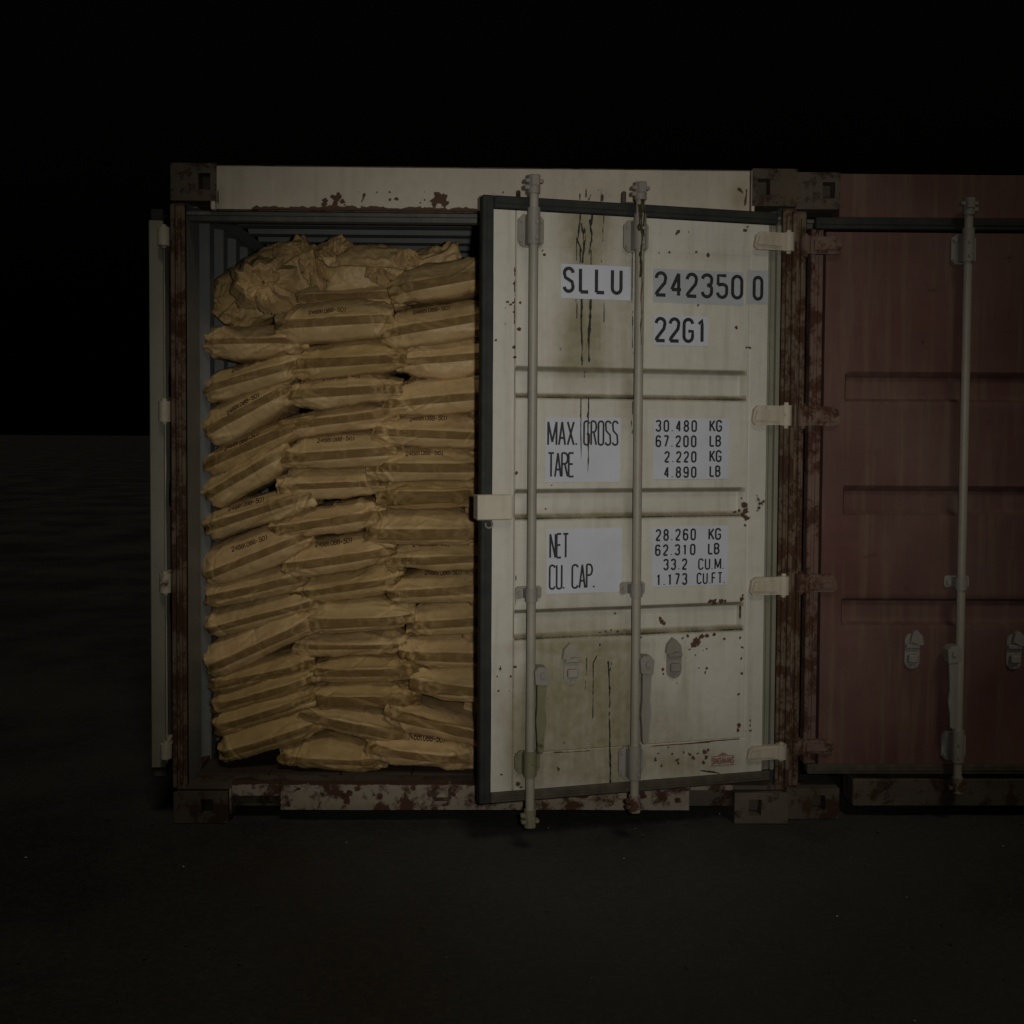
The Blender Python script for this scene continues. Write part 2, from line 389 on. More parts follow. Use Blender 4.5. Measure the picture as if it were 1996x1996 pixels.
# ------------------------------------------------------------------ wear masks
def blank(n): return np.zeros((n, 4))
def spots(wr, px, py, L, ch=0, gain=1.0):
    jx = (fbm(px*.22, py*.22, 0, 77, 3)-.5)*5.0; jy = (fbm(px*.22, py*.22, 9, 78, 3)-.5)*5.0
    rg = .62+.6*vnoise(px*.5, py*.5, 3, 79); px = px+jx; py = py+jy
    for (x, y, r) in L:
        r = r*rg*.86
        wr[:, ch] = np.maximum(wr[:, ch], gain*np.clip(1.25-np.hypot(px-x, py-y)/(r*1.5), 0, 1))
def lines(wr, px, py, L, ch=2, seed=5):
    px = px + (fbm(px*.05, py*.07, 2, 61, 3)-.5)*2.4
    for (x0, y0, x1, y1, wd) in L:
        dx, dy = x1-x0, y1-y0; l2 = dx*dx+dy*dy
        t = np.clip(((px-x0)*dx+(py-y0)*dy)/l2, 0, 1)
        d = np.hypot(px-(x0+t*dx), py-(y0+t*dy))
        ww = wd*(.55+.9*vnoise(px*.02, py*.12, 0, seed))
        wr[:, ch] = np.maximum(wr[:, ch], np.clip(1.15-d/ww, 0, 1))
def gauss(wr, px, py, L, ch=1):
    for (x, y, sx, sy, a) in L:
        wr[:, ch] = np.clip(wr[:, ch]+a*np.exp(-((px-x)/sx)**2-((py-y)/sy)**2), 0, 1)
def set_attr(me, name, arr):
    at_ = me.attributes.new(name, 'FLOAT_COLOR', 'POINT'); at_.data.foreach_set('color', arr.astype(np.float32).ravel())

def skin(name, mat, parent, xs, zs, yfun, paint=None, world=None, thick=.03):
    """a sheet on a fine grid in x,z with its own relief and wear; closed at the rim by thin returns"""
    X, Z = np.meshgrid(xs, zs); Y = yfun(X, Z)
    P = np.stack([X, Y, Z], -1)
    # rim returns going back
    def back(a, y): b = a.copy(); b[..., 1] = y; return b
    top = back(P[-1:], P[..., 1].max()+thick); bot = back(P[:1], P[..., 1].max()+thick)
    P = np.concatenate([bot, P, top], 0)
    lft = back(P[:, :1], P[..., 1].max()); rgt = back(P[:, -1:], P[..., 1].max())
    P = np.concatenate([lft, P, rgt], 1)
    R_, C_, _ = P.shape; V = P.reshape(-1, 3)
    idx = np.arange(R_*C_).reshape(R_, C_)
    Fc = np.stack([idx[:-1,:-1], idx[:-1,1:], idx[1:,1:], idx[1:,:-1]], -1).reshape(-1, 4)
    me = bpy.data.meshes.new(name)
    me.vertices.add(len(V)); me.vertices.foreach_set('co', V.astype(np.float32).ravel())
    me.loops.add(len(Fc)*4); me.loops.foreach_set('vertex_index', Fc.ravel().astype(np.int32))
    me.polygons.add(len(Fc)); me.polygons.foreach_set('loop_start', np.arange(0, len(Fc)*4, 4, dtype=np.int32))
    me.update(calc_edges=True); me.validate()
    me.materials.append(mat); me.polygons.foreach_set('use_smooth', [True]*len(Fc))
    try: me.set_sharp_from_angle(angle=math.radians(30))
    except Exception: pass
    if paint is not None:
        Wp = V if world is None else world(V)
        px, py = topx(Wp); wr = blank(len(V)); paint(wr, px, py, V); set_attr(me, 'wear_shade', np.clip(wr, 0, 1))
    return link(name, me, parent)

# ------------------------------------------------------------------ ground
def ground():
    xs = np.concatenate([[-200,-60,-20,-8,-5.5], np.linspace(-4, 4, 161), [8,20,60,200]])
    ys = np.concatenate([[-60,-12], np.linspace(-4.2, 1.0, 105), [6,20,60,200]])
    X, Y = np.meshgrid(xs, ys)
    near = np.exp(-(np.maximum(np.abs(X)-4, 0))**2)*np.exp(-(np.maximum(Y-1, 0))**2)
    Z = (-.004 + (fbm(X*.8, Y*.8, 0, 3)-.5)*.014 + (fbm(X*9, Y*9, 0, 9, 3)-.5)*.008)*near - .004
    mb = MB(); mb.grid(np.stack([X, Y, Z], -1)); o = mb.build('ground', M['ground'], smooth=True, fix=False); o['kind'] = 'structure'
    g = MB()
    for k in range(420):
        x = random.uniform(-2.6, 3.2); y = random.uniform(-1.5, .15); s = random.choice([.002,.003,.003,.004,.006])*random.uniform(.7, 1.3)
        c = Vector((x, y, s*.15)); vs = []
        for (a, b, cc) in ((1,0,0),(-1,0,0),(0,1,0),(0,-1,0),(0,0,.6),(0,0,-.6)):
            vs.append(c + Vector((a, b, cc))*s*random.uniform(.7, 1.3))
        g.add(vs, [(0,2,4),(2,1,4),(1,3,4),(3,0,4),(2,0,5),(1,2,5),(3,1,5),(0,3,5)], 1 if random.random() < .05 else 0)
    gr = g.build('gravel', [simple('gravel_grit', (.03,.028,.025), (.06,.055,.045), .8), simple('pale_grit', (.3,.29,.26), (.42,.4,.36), .6)])
    gr['kind'] = 'stuff'
ground()
sk = MB(); n = 24
P = np.array([[[150*math.cos(a)*math.cos(e), 150*math.sin(a)*math.cos(e), 150*math.sin(e)-2] for a in np.linspace(0, 2*math.pi, 49)] for e in np.linspace(-.02, math.pi/2, 13)])

# ------------------------------------------------------------------ door leaf and its fittings
W = 1.209; ZB, ZT = .178, 2.414
LX0, LX1 = -1.166, -.068                     # painted leaf between the gaskets
RIBS = ((1.682, 1.796), (1.232, 1.342), (.784, .894)); RX0, RX1 = -1.080, -.159
def leaf_y(X, Z):
    y = np.zeros_like(X)
    for (a, b) in RIBS:
        m = sstep(a-.004, a+.018, Z)*(1-sstep(b-.018, b+.004, Z))*sstep(RX0, RX0+.004, X)*(1-sstep(RX1-.014, RX1+.004, X))
        y = np.maximum(y, .030*m)
    # seams where the panel is welded into its frame
    def g(d, wd=.003, dep=.0035): return dep*np.clip(1-np.abs(d)/wd, 0, 1)
    inx = (X > RX0-.004) & (X < RX1+.022)
    y = y + np.where((Z > .21) & (Z < 2.37), g(X-RX0+.002), 0)
    y = y + np.where((Z > .36) & (Z < 2.24), g(X-RX1-.016, .003, .002), 0)
    y = y + np.where(inx, g(Z-.356)+g(Z-2.238, .003, .002), 0)
    y = y + (fbm(X*3.2, 0, Z*3.2, 21, 3)-.5)*.007 + (fbm(X*12, 0, Z*12, 5, 2)-.5)*.0012
    return y
def paint_door(wr, px, py, V):
    x, z = V[:, 0], V[:, 2]
    # dark lines painted along the ribs' edges: grime plus the recesses' shade
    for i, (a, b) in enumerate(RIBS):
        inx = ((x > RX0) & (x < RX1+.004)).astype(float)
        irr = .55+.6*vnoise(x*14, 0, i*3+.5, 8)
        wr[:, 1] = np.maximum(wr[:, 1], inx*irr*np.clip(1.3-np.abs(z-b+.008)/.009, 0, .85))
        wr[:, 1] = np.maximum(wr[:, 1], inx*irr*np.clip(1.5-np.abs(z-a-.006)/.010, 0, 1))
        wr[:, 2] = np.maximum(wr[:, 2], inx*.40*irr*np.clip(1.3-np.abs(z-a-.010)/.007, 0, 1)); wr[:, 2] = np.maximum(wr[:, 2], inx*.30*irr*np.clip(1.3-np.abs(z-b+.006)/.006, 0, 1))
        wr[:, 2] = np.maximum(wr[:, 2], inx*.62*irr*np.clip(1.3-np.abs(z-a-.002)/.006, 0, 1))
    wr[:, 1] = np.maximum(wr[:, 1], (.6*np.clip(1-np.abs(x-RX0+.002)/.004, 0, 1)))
    gauss(wr, px, py, [(1145,425,46,75,1.3),(1142,500,28,60,.7),(1138,655,46,70,1.2),(1135,712,50,16,.8),(1222,600,14,170,.34),(1222,780,16,60,.30),
        (1226,980,12,80,.2),(1205,560,25,50,.2),(1112,1262,110,10,.5),(1130,1350,85,115,1.25),(1205,1420,45,125,1.0),(1060,1400,36,125,1.1),(1110,1480,95,55,.7),(1330,1470,110,60,.35),(1015,1430,22,90,.40),
        (1000,1440,14,100,.32),(1175,1500,70,40,.30),(1340,1490,95,22,.34),(1300,1400,60,40,.20),(1190,1255,70,10,.3),(1385,500,70,10,.15),(1170,1000,180,9,.25),
        (975,1380,10,60,.25),(1335,1330,9,60,.22),(1290,1360,8,50,.16),(1090,1290,22,16,-.45),(1040,1290,28,22,-.3),(1155,1480,30,18,-.18)])
    g2 = fbm(px*.03, py*.008, 0, 31)
    g3 = fbm(px*.16, py*.012, 0, 33, 3); g4 = fbm(px*.09, py*.09, 0, 35, 4)
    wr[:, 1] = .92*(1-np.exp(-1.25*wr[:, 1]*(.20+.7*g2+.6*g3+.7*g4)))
    spots(wr, px, py, [(1003,527,3),(1001,552,2),(1000,590,3),(989,588,3),(995,594,2.5),(985,600,2),(1014,590,3.2),(1001,608,2.4),(1003,627,2.6),(1012,641,4.2),
        (967,662,3.6),(1001,677,4.2),(1003,697,3.5),(985,632,1.6),(1061,497,3.2),(1058,489,2),(1322,452,4.6),(1318,455,3),(1343,452,2),(1357,492,3.6),(1380,497,4.6),(1305,493,2.6),
        (1285,494,2.4),(1435,638,3.2),(1455,677,3.2),(1462,678,3.2),(1452,448,4),(1457,443,3),(1361,596,3),(1063,993,2.2),(1007,921,4),(1075,945,2),
        (1290,1212,5),(1287,1205,3.5),(1294,1216,3),(1282,1204,2),(1358,1250,8),(1352,1256,7),(1368,1241,6),(1377,1239,4.5),(1392,1237,4),(1340,1240,3.4),(1330,1244,2.4),(1355,1277,3),(1344,1267,2.5),
        (1378,1264,2.4),(1372,1267,2),(1291,1305,3.6),(1292,1313,2.6),(1377,1303,3.3),(1375,1310,2.2),(1362,1302,1.8),(1443,1243,2.8),(1446,1262,2.6),(1444,1284,2.2),(1446,1313,3),(1440,1354,2.8),(1440,1414,4.6),
        (1439,1424,3),(1451,1425,2),(1463,1424,2.8),(1462,1414,1.5),(1461,1403,1.2),(1364,1300,1.4),(1412,1246,3),(1320,1331,2),(1169,1256,3),(1199,1195,2.6),(1004,1300,3),(975,1303,2.8),(996,1318,2.6),(972,1346,2),(993,1347,2),(970,1319,1.6),
        (1278,1481,3.4),(1302,1456,2.4),(1321,1481,4.2),(1322,1488,3),(1345,1470,3.6),(1352,1477,4),(1360,1468,3),(1290,1492,3.6),(1373,1466,5),(1377,1476,4.6),(1371,1487,4.2),(1380,1462,3.4),(1332,1466,3),(1310,1469,2.6),
        (1283,1468,2.5),(1090,1500,3),(1088,1497,2.2),(978,1510,2.2),(1160,1503,1.7),(1010,1528,5),(1016,1534,3),(1100,1448,2.4),(1250,1243,2.6),(1170,1232,1.8),(1180,1231,2.4),(1192,1229,2.6),(1204,1230,2.6),(1216,1229,1.8)])
    spots(wr, px, py, [(1451,985,7),(1453,996,6),(1448,1003,5),(1455,1010,6),(1453,1024,3),(1440,995,4),(1432,998,3.4),(1446,970,2.6),(1392,1172,6),(1405,1171,5),(1384,1172,4.6),(1413,1171,4),(1446,1168,5),(1447,1160,3)])
    lines(wr, px, py, [(1270,1454,1385,1447,1.6),(1330,1450,1441,1440,1.7),(1080,1467,1150,1463,1.2),(1442,1180,1444,1230,1.0),(1003,520,1002,640,.7),(1005,1100,1005,1180,.7)], 0)
    spots(wr, px, py, [(1478,974,6),(1482,982,6.5),(1479,990,5),(1488,978,4.5),(1476,966,3),(1476,996,3)], 2, .62)
    lines(wr, px, py, [(1132,395,1130,438,1.7),(1129,438,1126,470,2.2),(1133,436,1139,474,2.2),(1139,445,1141,470,1.6),(1127,470,1133,490,2),(1139,474,1135,512,3.2),(1131,482,1131,512,2.6),(1124,455,1124,512,1.0),
        (1155,400,1153,440,2.2),(1150,430,1154,470,2.8),(1154,455,1148,496,1.8),(1152,488,1152,516,1.9),(1177,402,1175,470,1.3),(1174,486,1173,512,1.4),(1124,580,1124,620,1.0),(1134,576,1133,625,2.6),(1133,625,1134,665,2.8),
        (1134,660,1134,712,2.0),(1151,578,1150,625,2.9),(1150,625,1147,662,4.0),(1147,665,1148,705,2.2),(1177,582,1177,628,1.2),(1093,679,1094,692,1.0),(1139,722,1139,748,.7),(1132,778,1132,815,1.6),(1147,778,1146,815,2.0),
        (1233,490,1232,560,1.4),(1232,560,1234,690,1.1),(1233,782,1232,830,1.4),(1232,830,1233,845,1.0),(1143,1282,1142,1343,1.0),(1164,1277,1157,1292,1.6),(1157,1290,1156,1340,1.5),(1156,1340,1156,1400,1.0),
        (1186,1290,1188,1342,2.1),(1192,1290,1190,1306,1.0),(1184,1290,1186,1304,1.0),(1188,1342,1188,1400,1.3),(1188,1400,1189,1475,1.9),(1189,1470,1190,1548,2.3),(975,1298,976,1310,1.2),(1463,1402,1462,1424,.8),(1366,1502,1392,1505,2.2),(1392,1505,1402,1508,1.3)], 2)
def fittings(door, style, decals):
    rodm, galm = (M['rod'], M['gal'])
    for i, (rx, moss) in enumerate(((-1.028, True), (-.619, False))):
        m = MB(); zb_ = .128 if i == 0 else .150; m.tube((rx, -.050, zb_), (rx, -.050, 2.478), .0168, n=24)
        r_ = m.build('lock_rod', rodm, door); auto_smooth(r_)
        if style == 'open' and i == 1:
            g = MB()
            for (ox, za, zb2, wd) in ((-.003, 2.45, 2.13, .0045), (.006, 2.44, 2.28, .004), (-.010, 2.40, 2.30, .005), (.001, 2.13, 1.88, .002)):
                n_ = 40; vs = []
                for k in range(n_+1):
                    z = za+(zb2-za)*k/n_; w_ = wd*(.3+1.1*float(vnoise(z*70, ox*900, 1))); x_ = ox+.002*math.sin(z*57+ox*800)
                    rr = .0240 if 2.22 < z < 2.37 else .0175
                    for q in (x_-w_, x_+w_): vs.append((rx+q, -.050-math.sqrt(max(rr*rr-q*q, 1e-8))-.0008, z))
                g.add(vs, [(2*k, 2*k+1, 2*k+3, 2*k+2) for k in range(n_)])
            go = g.build('dried_drips', M['moss'], door, fix=False); go['kind'] = 'stuff'
        # cam with its lugs at either end of the rod
        for z, s in ((2.452, 1), (zb_, -1)):
            c = MB(); c.tube((rx, -.050, z-.035*s), (rx, -.050, z+.030*s), .0225, n=16)
            c.box((rx-.034, -.062, z+.002*s), (rx+.034, -.036, z+.016*s), bev=.003); c.box((rx-.016, -.075, z-.012*s), (rx+.016, -.030, z+.030*s), bev=.004)
            c.box((rx-.036, -.060, z-.022*s), (rx-.016, -.040, z-.006*s), bev=.003)
            auto_smooth(c.build('rod_cam', M['mossy'] if (moss and s < 0) else M['gal'] if s > 0 else M['sill'], door))
        # bearing brackets
        for (cz, hh, hw) in ((2.290, .060, .049), (.300 if i else .327, .058 if i else .043, .049)):
            b = MB(); c = .018
            b.prism([(rx-hw+c, cz-hh), (rx+hw-c, cz-hh), (rx+hw, cz-hh+c), (rx+hw, cz+hh-c), (rx+hw-c, cz+hh), (rx-hw+c, cz+hh), (rx-hw, cz+hh-c), (rx-hw, cz-hh+c)], -.011, .002)
            b.tube((rx, -.050, cz-hh*.92), (rx, -.050, cz+hh*1.25), .0235, n=20)
            b.box((rx-.0225, -.050, cz-hh*.9), (rx+.0225, -.012, cz+hh*.9))
            for sx in (-1, 1):
                for sz in (-1, 1): b.tube((rx+sx*hw*.76, -.018, cz+sz*hh*.62), (rx+sx*hw*.76, -.009, cz+sz*hh*.62), .0065, n=8)
            for sz in (-.55, .35): b.tube((rx+.004, -.0775, cz+sz*hh), (rx+.004, -.072, cz+sz*hh), .0058, n=10)
            auto_smooth(b.build('rod_bracket', M['mossy'] if (moss and cz < 1) else galm, door))
        cz = .960 if i == 0 else .964
        b = MB(); b.prism([(rx-.05, cz-.016), (rx-.042, cz-.024), (rx-.018, cz-.018), (rx+.018, cz-.018), (rx+.042, cz-.024), (rx+.05, cz-.016), (rx+.05, cz+.016), (rx+.042, cz+.024), (rx-.042, cz+.024), (rx-.05, cz+.016)], -.009, .002)
        b.tube((rx, -.050, cz-.026), (rx, -.050, cz+.022), .0225, n=20); b.box((rx-.021, -.05, cz-.017), (rx+.021, -.010, cz+.017))
        for sx in (-1, 1): b.tube((rx+sx*.035, -.019, cz), (rx+sx*.035, -.008, cz), .008, n=6)
        auto_smooth(b.build('rod_guide', galm, door))
        # handle: hub clamped on the rod, flat bar hanging down and thinning to a grip
        hz, bz, ez = ((.662, .545, .376) if i == 0 else (.683, .545, .386)); hx = rx+.032
        h = MB(); h.prism([(hx-.022, hz-.028), (hx+.026, hz-.034), (hx+.030, hz+.018), (hx+.016, hz+.034), (hx-.014, hz+.036), (hx-.026, hz+.020)], -.085, -.035)
        h.tube((hx+.004, -.094, hz+.006), (hx+.004, -.082, hz+.006), .010, n=12)
        hm = M['mossy'] if moss else M['gal']
        ho = h.build('handle_hub', galm if moss else galm, door); auto_smooth(ho)
        b = MB(); mid = bz-.05
        pts = [(hx-.014, hz-.025), (hx+.022, hz-.03), (hx+.016, bz), (hx+.022, mid), (hx+.014, mid-.05), (hx+.012, ez+.006), (hx+.004, ez), (hx-.008, ez), (hx-.012, ez+.01), (hx-.014, mid-.04), (hx-.018, mid), (hx-.014, bz)]
        b.prism(pts, -.078, -.062)
        auto_smooth(b.build('handle_bar', hm, door))
    # handle keepers
    for (a, z, old) in ((-.858, .680, True), (-.445, .682, False)):
        b = MB(); hw, hh = .030, .072; n = 10
        pts = [(a+hw*math.cos(t), z-hh+hw+hw*math.sin(t)) for t in np.linspace(math.pi, 2*math.pi, n)] + [(a+hw*math.cos(t), z+hh-hw+hw*math.sin(t)) for t in np.linspace(0, math.pi, n)]
        b.prism(pts, -.008, .002)
        b.box((a-.020, -.030, z-.044), (a+.020, -.006, z-.012), bev=.004); b.box((a-.028, -.022, z+.012), (a+.028, -.006, z+.030), bev=.003)
        b.prism([(a-.040, z+.030), (a-.020, z+.026), (a+.012, z+.044), (a+.004, z+.078), (a-.012, z+.088), (a-.034, z+.064)], -.026, -.006)
        b.tube((a, -.014, z-.060), (a, -.006, z-.060), .007, n=8)
        auto_smooth(b.build('handle_keeper', M['rod'] if old and style == 'open' else galm, door))
    # hinges: a flat blade lapped on the leaf, running to the knuckle on the post
    for k, (z, hh) in enumerate(((2.300, .035), (1.625, .039), (.956, .036), (.295, .028))):
        b = MB(); c = .02
        b.prism([(-.135, z-hh*.6), (-.122, z-hh), (.004, z-hh*.96), (.004, z+hh*.96), (-.110, z+hh), (-.128, z+hh*.6)], -.018, .004)
        b.prism([(-.128, z-hh*.45), (-.02, z-hh*.6), (-.02, z+hh*.6), (-.118, z+hh*.5)], -.026, -.016)
        b.tube((.012, -.010, z-hh*1.02), (.012, -.010, z+hh*1.02), .022, n=18)
        b.tube((.012, -.010, z-hh*1.3), (.012, -.010, z+hh*1.3), .010, n=12)
        auto_smooth(b.build('hinge', M['hinge'] if style != 'red' else M['redtrim'], door), 30)
def gasket(door, style):
    g = .047
    for nm, a, b, mt in (('gasket_strip', (-W, ZB, -W+g-.003, ZT), 0, 'rubber'), ('gasket_strip', (-W+g-.0025, ZT-g, -.030, ZT), 0, 'rubber'), ('gasket_strip', (-W+g-.0025, ZB, -.030, ZB+.040), 0, 'rubber_dusty')):
        x0, z0, x1, z1 = a; m = MB()
        m.box((x0, -.003, z0), (x1, .046, z1), bev=.004)
        if x1-x0 > z1-z0: m.box((x0+.01, -.007, (z0+z1)/2-.004), (x1-.02, -.0025, (z0+z1)/2+.003))
        else: m.box(((x0+x1)/2-.004, -.007, z0+.02), ((x0+x1)/2+.003, -.0025, z1-.02))
        m.build(nm, M[mt], door)
    m = MB(); z0, z1 = ZB+.042, ZT-g-.001
    m.box((-.066, .014, z0), (-.032, .048, z1)); m.box((-.031, -.004, z0), (-.014, .050, z1), bev=.003); m.box((-.052, .008, z0+.01), (-.047, .0135, z1-.01))
    m.build('edge_channel', M['redtrim'] if style == 'red' else M['channel'], door)
def decal(door, x0, x1, z0, z1, texts, mat='decal', drip=None, ink='ink', name='sticker', off=-.0022):
    m = MB(); nx = 10; 
    P = np.array([[[x, off + (fbm(x*9, 0, z*9, 3, 2)-.5)*.0004, z] for x in np.linspace(x0, x1, nx)] for z in np.linspace(z0, z1, 8)])
    m.grid(P, 0); lift = 0
    for (tx, a, b, zb, h, wr, th, gp) in texts:
        for pl in strokes(tx, a, b, h, wr, th, gp):
            lift = (lift + 1) % 9
            ribbon(m, pl, th, lambda u, v, l: (u, off-.0006-l*.00006, zb+v), 1, lift)
    if drip:
        for (dx, za, zb_, wd) in drip:
            n = 24; vs = []
            for k in range(n+1):
                z = za+(zb_-za)*k/n; ww = wd*(.4+.9*float(vnoise(dx*9, z*60, 1.3)))*(1 if k < n-4 else (n-k)/5)
                xx = dx+.0012*math.sin(z*31)
                vs += [(xx-ww/2, off-.0016, z), (xx+ww/2, off-.0016, z)]
            m.add(vs, [(2*k, 2*k+1, 2*k+3, 2*k+2) for k in range(n)], 2)
    return m.build(name, [M[mat], M[ink], M['moss']], door, fix=False)
def DX(px, py): return D(px, py)
def textline(tx, px0, px1, pyb, pyt, wr=.42, th=.0055, gp=.22, sh=0):
    """photo measurements (left, right, baseline, top at the left end) -> door coordinates"""
    x0, zb = D(px0, pyb); x1, _ = D(px1, pyb); _, zt = D(px0, pyt)
    return (tx, x0+th/2, x1-th/2, zb+th/2+sh, zt-zb-th, wr, th, gp)
def door_panel(parent, loc, rz, mirror, style, paintfn=None, mat='cream', fine=True):
    st = .0038 if fine else .012
    xs = np.arange(LX0, LX1+st/2, st); zs = np.arange(ZB+.042, ZT-.0485, st)
    c_, s_ = math.cos(THETA), math.sin(THETA)
    def wld(V): return np.stack([HINGE.x + V[:,0]*c_ - V[:,1]*s_, HINGE.y + V[:,0]*s_ + V[:,1]*c_, V[:,2]], -1)
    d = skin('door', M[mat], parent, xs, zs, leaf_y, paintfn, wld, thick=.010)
    b = MB(); b.box((LX0+.012, .036, ZB+.055), (LX1-.012, .052, ZT-.06)); b.build('door_back_panel', M['blue'] if style != 'red' else M['darkrust'], d)
    d.location = loc; d.rotation_euler = (0, 0, rz)
    if mirror: d.scale = (-1, 1, 1)
    gasket(d, style); fittings(d, style, True)
    return d

# ------------------------------------------------------------------ the shipping container
def rust_edge(V, z_edge, x0, x1, depth, seed, up=True):
    n = fbm(V[:,0]*55, 0, V[:,2]*9, seed, 4)
    d = (V[:,2]-z_edge) if up else (z_edge-V[:,2])
    on = sstep(x0-.02, x0+.02, V[:,0])*(1-sstep(x1-.02, x1+.02, V[:,0]))
    return on*np.clip(1.2-d/(depth*(.25+1.5*n)), 0, 1)
def container_shell(c, ox, mats, L=6.0, detail=True):
    """posts, beams, walls and castings; ox = offset of the container's middle; parts are named and single"""
    post, head, inn, castm, sillm = mats
    def part(nm, boxes, mt, bev=.0, sm=False):
        m = MB()
        for b in boxes: m.box(*b, bev=bev)
        o = m.build(nm, mt, c); return o
    for s in (-1, 1):
        a = lambda x: s*x
        m = MB()
        m.box((a(1.172), .002, .125), (a(1.222), .10, 2.44), bev=.004)
        m.box((a(1.184), -.014, .16), (a(1.196), .003, 2.41), bev=.003)      # the post's outer ribs
        m.box((a(1.206), -.022, .14), (a(1.222), .003, 2.43), bev=.004)
        m.build('corner_post', post, c)
        for z0, z1 in ((-.004, .120), (2.445, 2.59)):
            m = MB(); x0, x1 = (1.045, 1.222) if z1 > 1 else (1.008, 1.222)
            xh0, xh1, zh0, zh1 = 1.065, 1.115, (z0+z1)/2-.030, (z0+z1)/2+.034
            m.box((a(x0), -.012, z0), (a(xh0), .16, z1)); m.box((a(xh1), -.012, z0), (a(x1), .16, z1))
            m.box((a(xh0), -.012, z0), (a(xh1), .16, zh0)); m.box((a(xh0), -.012, zh1), (a(xh1), .16, z1)); m.box((a(xh0), .05, zh0), (a(xh1), .06, zh1))
            m.build('corner_casting', castm, c)
        # corrugated side wall
        ys = []; xs = []; y = .105; ph = .072
        prof = [(0, 0), (.072, 0), (.072+.04, .036), (.072+.112, .036), (.072+.152, 0)]
        m = MB(); pts = [(.0, .0), (.105, 0)]
        while y < L:
            for (dy, dx) in prof[1:]: pts.append((y+dy, dx))
            y += .224
        n = len(pts)
        vs = [(a(1.168+dx), yy+.012, z) for z in (.13, 2.47) for yy, dx in pts] + [(a(1.172+dx), yy+.012, z) for z in (.13, 2.47) for yy, dx in pts]
        fs = [(k, k+1, n+k+1, n+k) for k in range(n-1)] + [(2*n+k, 3*n+k, 3*n+k+1, 2*n+k+1) for k in range(n-1)]
        m.add(vs, fs); m.build('side_wall', inn, c, fix=False)
        part('bottom_rail', [((a(1.172), .16, .05), (a(1.216), L, .16))], post)
        part('top_rail', [((a(1.150), .10, 2.44), (a(1.216), L, 2.50))], inn)
    m = MB(); pts = [(.10, 2.500)]; y = .16
    while y < L:
        for dy, dz in ((.05, 0), (.09, .034), (.14, .034), (.18, 0)): pts.append((y+dy, 2.500+dz))
        y += .209
    n = len(pts); vs = [(x, yy, z) for x in (-1.15, 1.15) for yy, z in pts] + [(x, yy, z+.004) for x in (-1.15, 1.15) for yy, z in pts]
    m.add(vs, [(k, k+1, n+k+1, n+k) for k in range(n-1)] + [(2*n+k, 3*n+k, 3*n+k+1, 2*n+k+1) for k in range(n-1)]); m.build('roof_panel', inn, c, fix=False)
    part('rear_wall', [((-1.17, L-.02, .13), (1.17, L, 2.52))], inn)
    part('header_lip', [((-1.168, .030, 2.376), (1.168, .075, 2.409)), ((-1.168, .012, 2.394), (1.168, .0295, 2.409))], M['lip'], .002)

main = empty('shipping_container', (0, 0, 0))
tag(main, 'cream shipping container packed with brown paper sacks, its lettered right door standing ajar', 'shipping container')
container_shell(main, 0, (M['rustpost'], M['header'], M['blue'], M['darkrust'], M['sill']))
# header: rusty beam with the cream panel on it
m = MB(); m.box((-1.044, .004, 2.410), (1.044, .10, 2.588), bev=.003); m.build('header_beam', M['darkrust'], main)
def paint_header(wr, px, py, V):
    wr[:, 0] = np.maximum(wr[:, 0], rust_edge(V, 2.4155, -.91, -.02, .017, 4))
    wr[:, 0] = np.maximum(wr[:, 0], .8*rust_edge(V, 2.4155, -.02, 1.2, .006, 6))
    wr[:, 2] = np.maximum(wr[:, 2], .45*rust_edge(V, 2.4155, -.6, -.02, .008, 12))
    spots(wr, px, py, [(656,388,7),(652,397,5.5),(634,392,6),(631,398,5),(660,381,6),(648,384,5),(668,393,6),(855,386,10),(862,392,9),(848,393,9),(866,384,7),(852,379,6),(870,396,5),(773,388,4.6),(760,373,3),(760,389,3),(829,374,2),(828,389,2),(735,375,2),(698,373,1.4),(820,395,2),(866,398,6),(846,398,6)])
    lines(wr, px, py, [(668,393,681,411,1.6),(708,379,704,411,2.2),(712,378,706,392,2.2),(425,372,427,414,1.2),(1440,370,1448,376,5),(1456,370,1452,400,3)], 0)
    lines(wr, px, py, [(961,377,962,381,1.6),(982,372,979,380,1.4),(1130,377,1130,389,1.4),(1150,380,1148,390,2.2),(1143,366,1142,384,1.6),(1171,366,1172,392,1.6),(1176,378,1174,392,1.4),(1105,385,1106,388,1.2),(1165,366,1166,372,1.4)], 2)
    gauss(wr, px, py, [(1440,385,20,30,.5),(1170,380,30,20,.2),(428,390,10,30,.3)])
hp = skin('header_panel', M['header'], main, np.arange(-1.046, 1.040, .006), np.arange(2.4155, 2.582, .005),
     lambda X, Z: -.004 + (fbm(X*4, 0, Z*4, 2, 3)-.5)*.006, paint_header, None, .008)
for a_, b_ in ((-1.068, -1.050), (1.043, 1.056)):
    m = MB(); m.box((a_, -.010, 2.412), (b_, .02, 2.586), bev=.003); m.build('header_trim', M['cream_old'], main)
for x in (.565, .155, -.31, -.72):
    if x > 0:
        m = MB(); m.box((x-.035, -.030, 2.432), (x+.035, -.007, 2.452), bev=.004); m.box((x-.035, -.045, 2.432), (x-.018, -.007, 2.490), bev=.004); m.box((x+.018, -.045, 2.432), (x+.035, -.007, 2.490), bev=.004)
        m.build('rod_keeper', M['darkrust'], main)
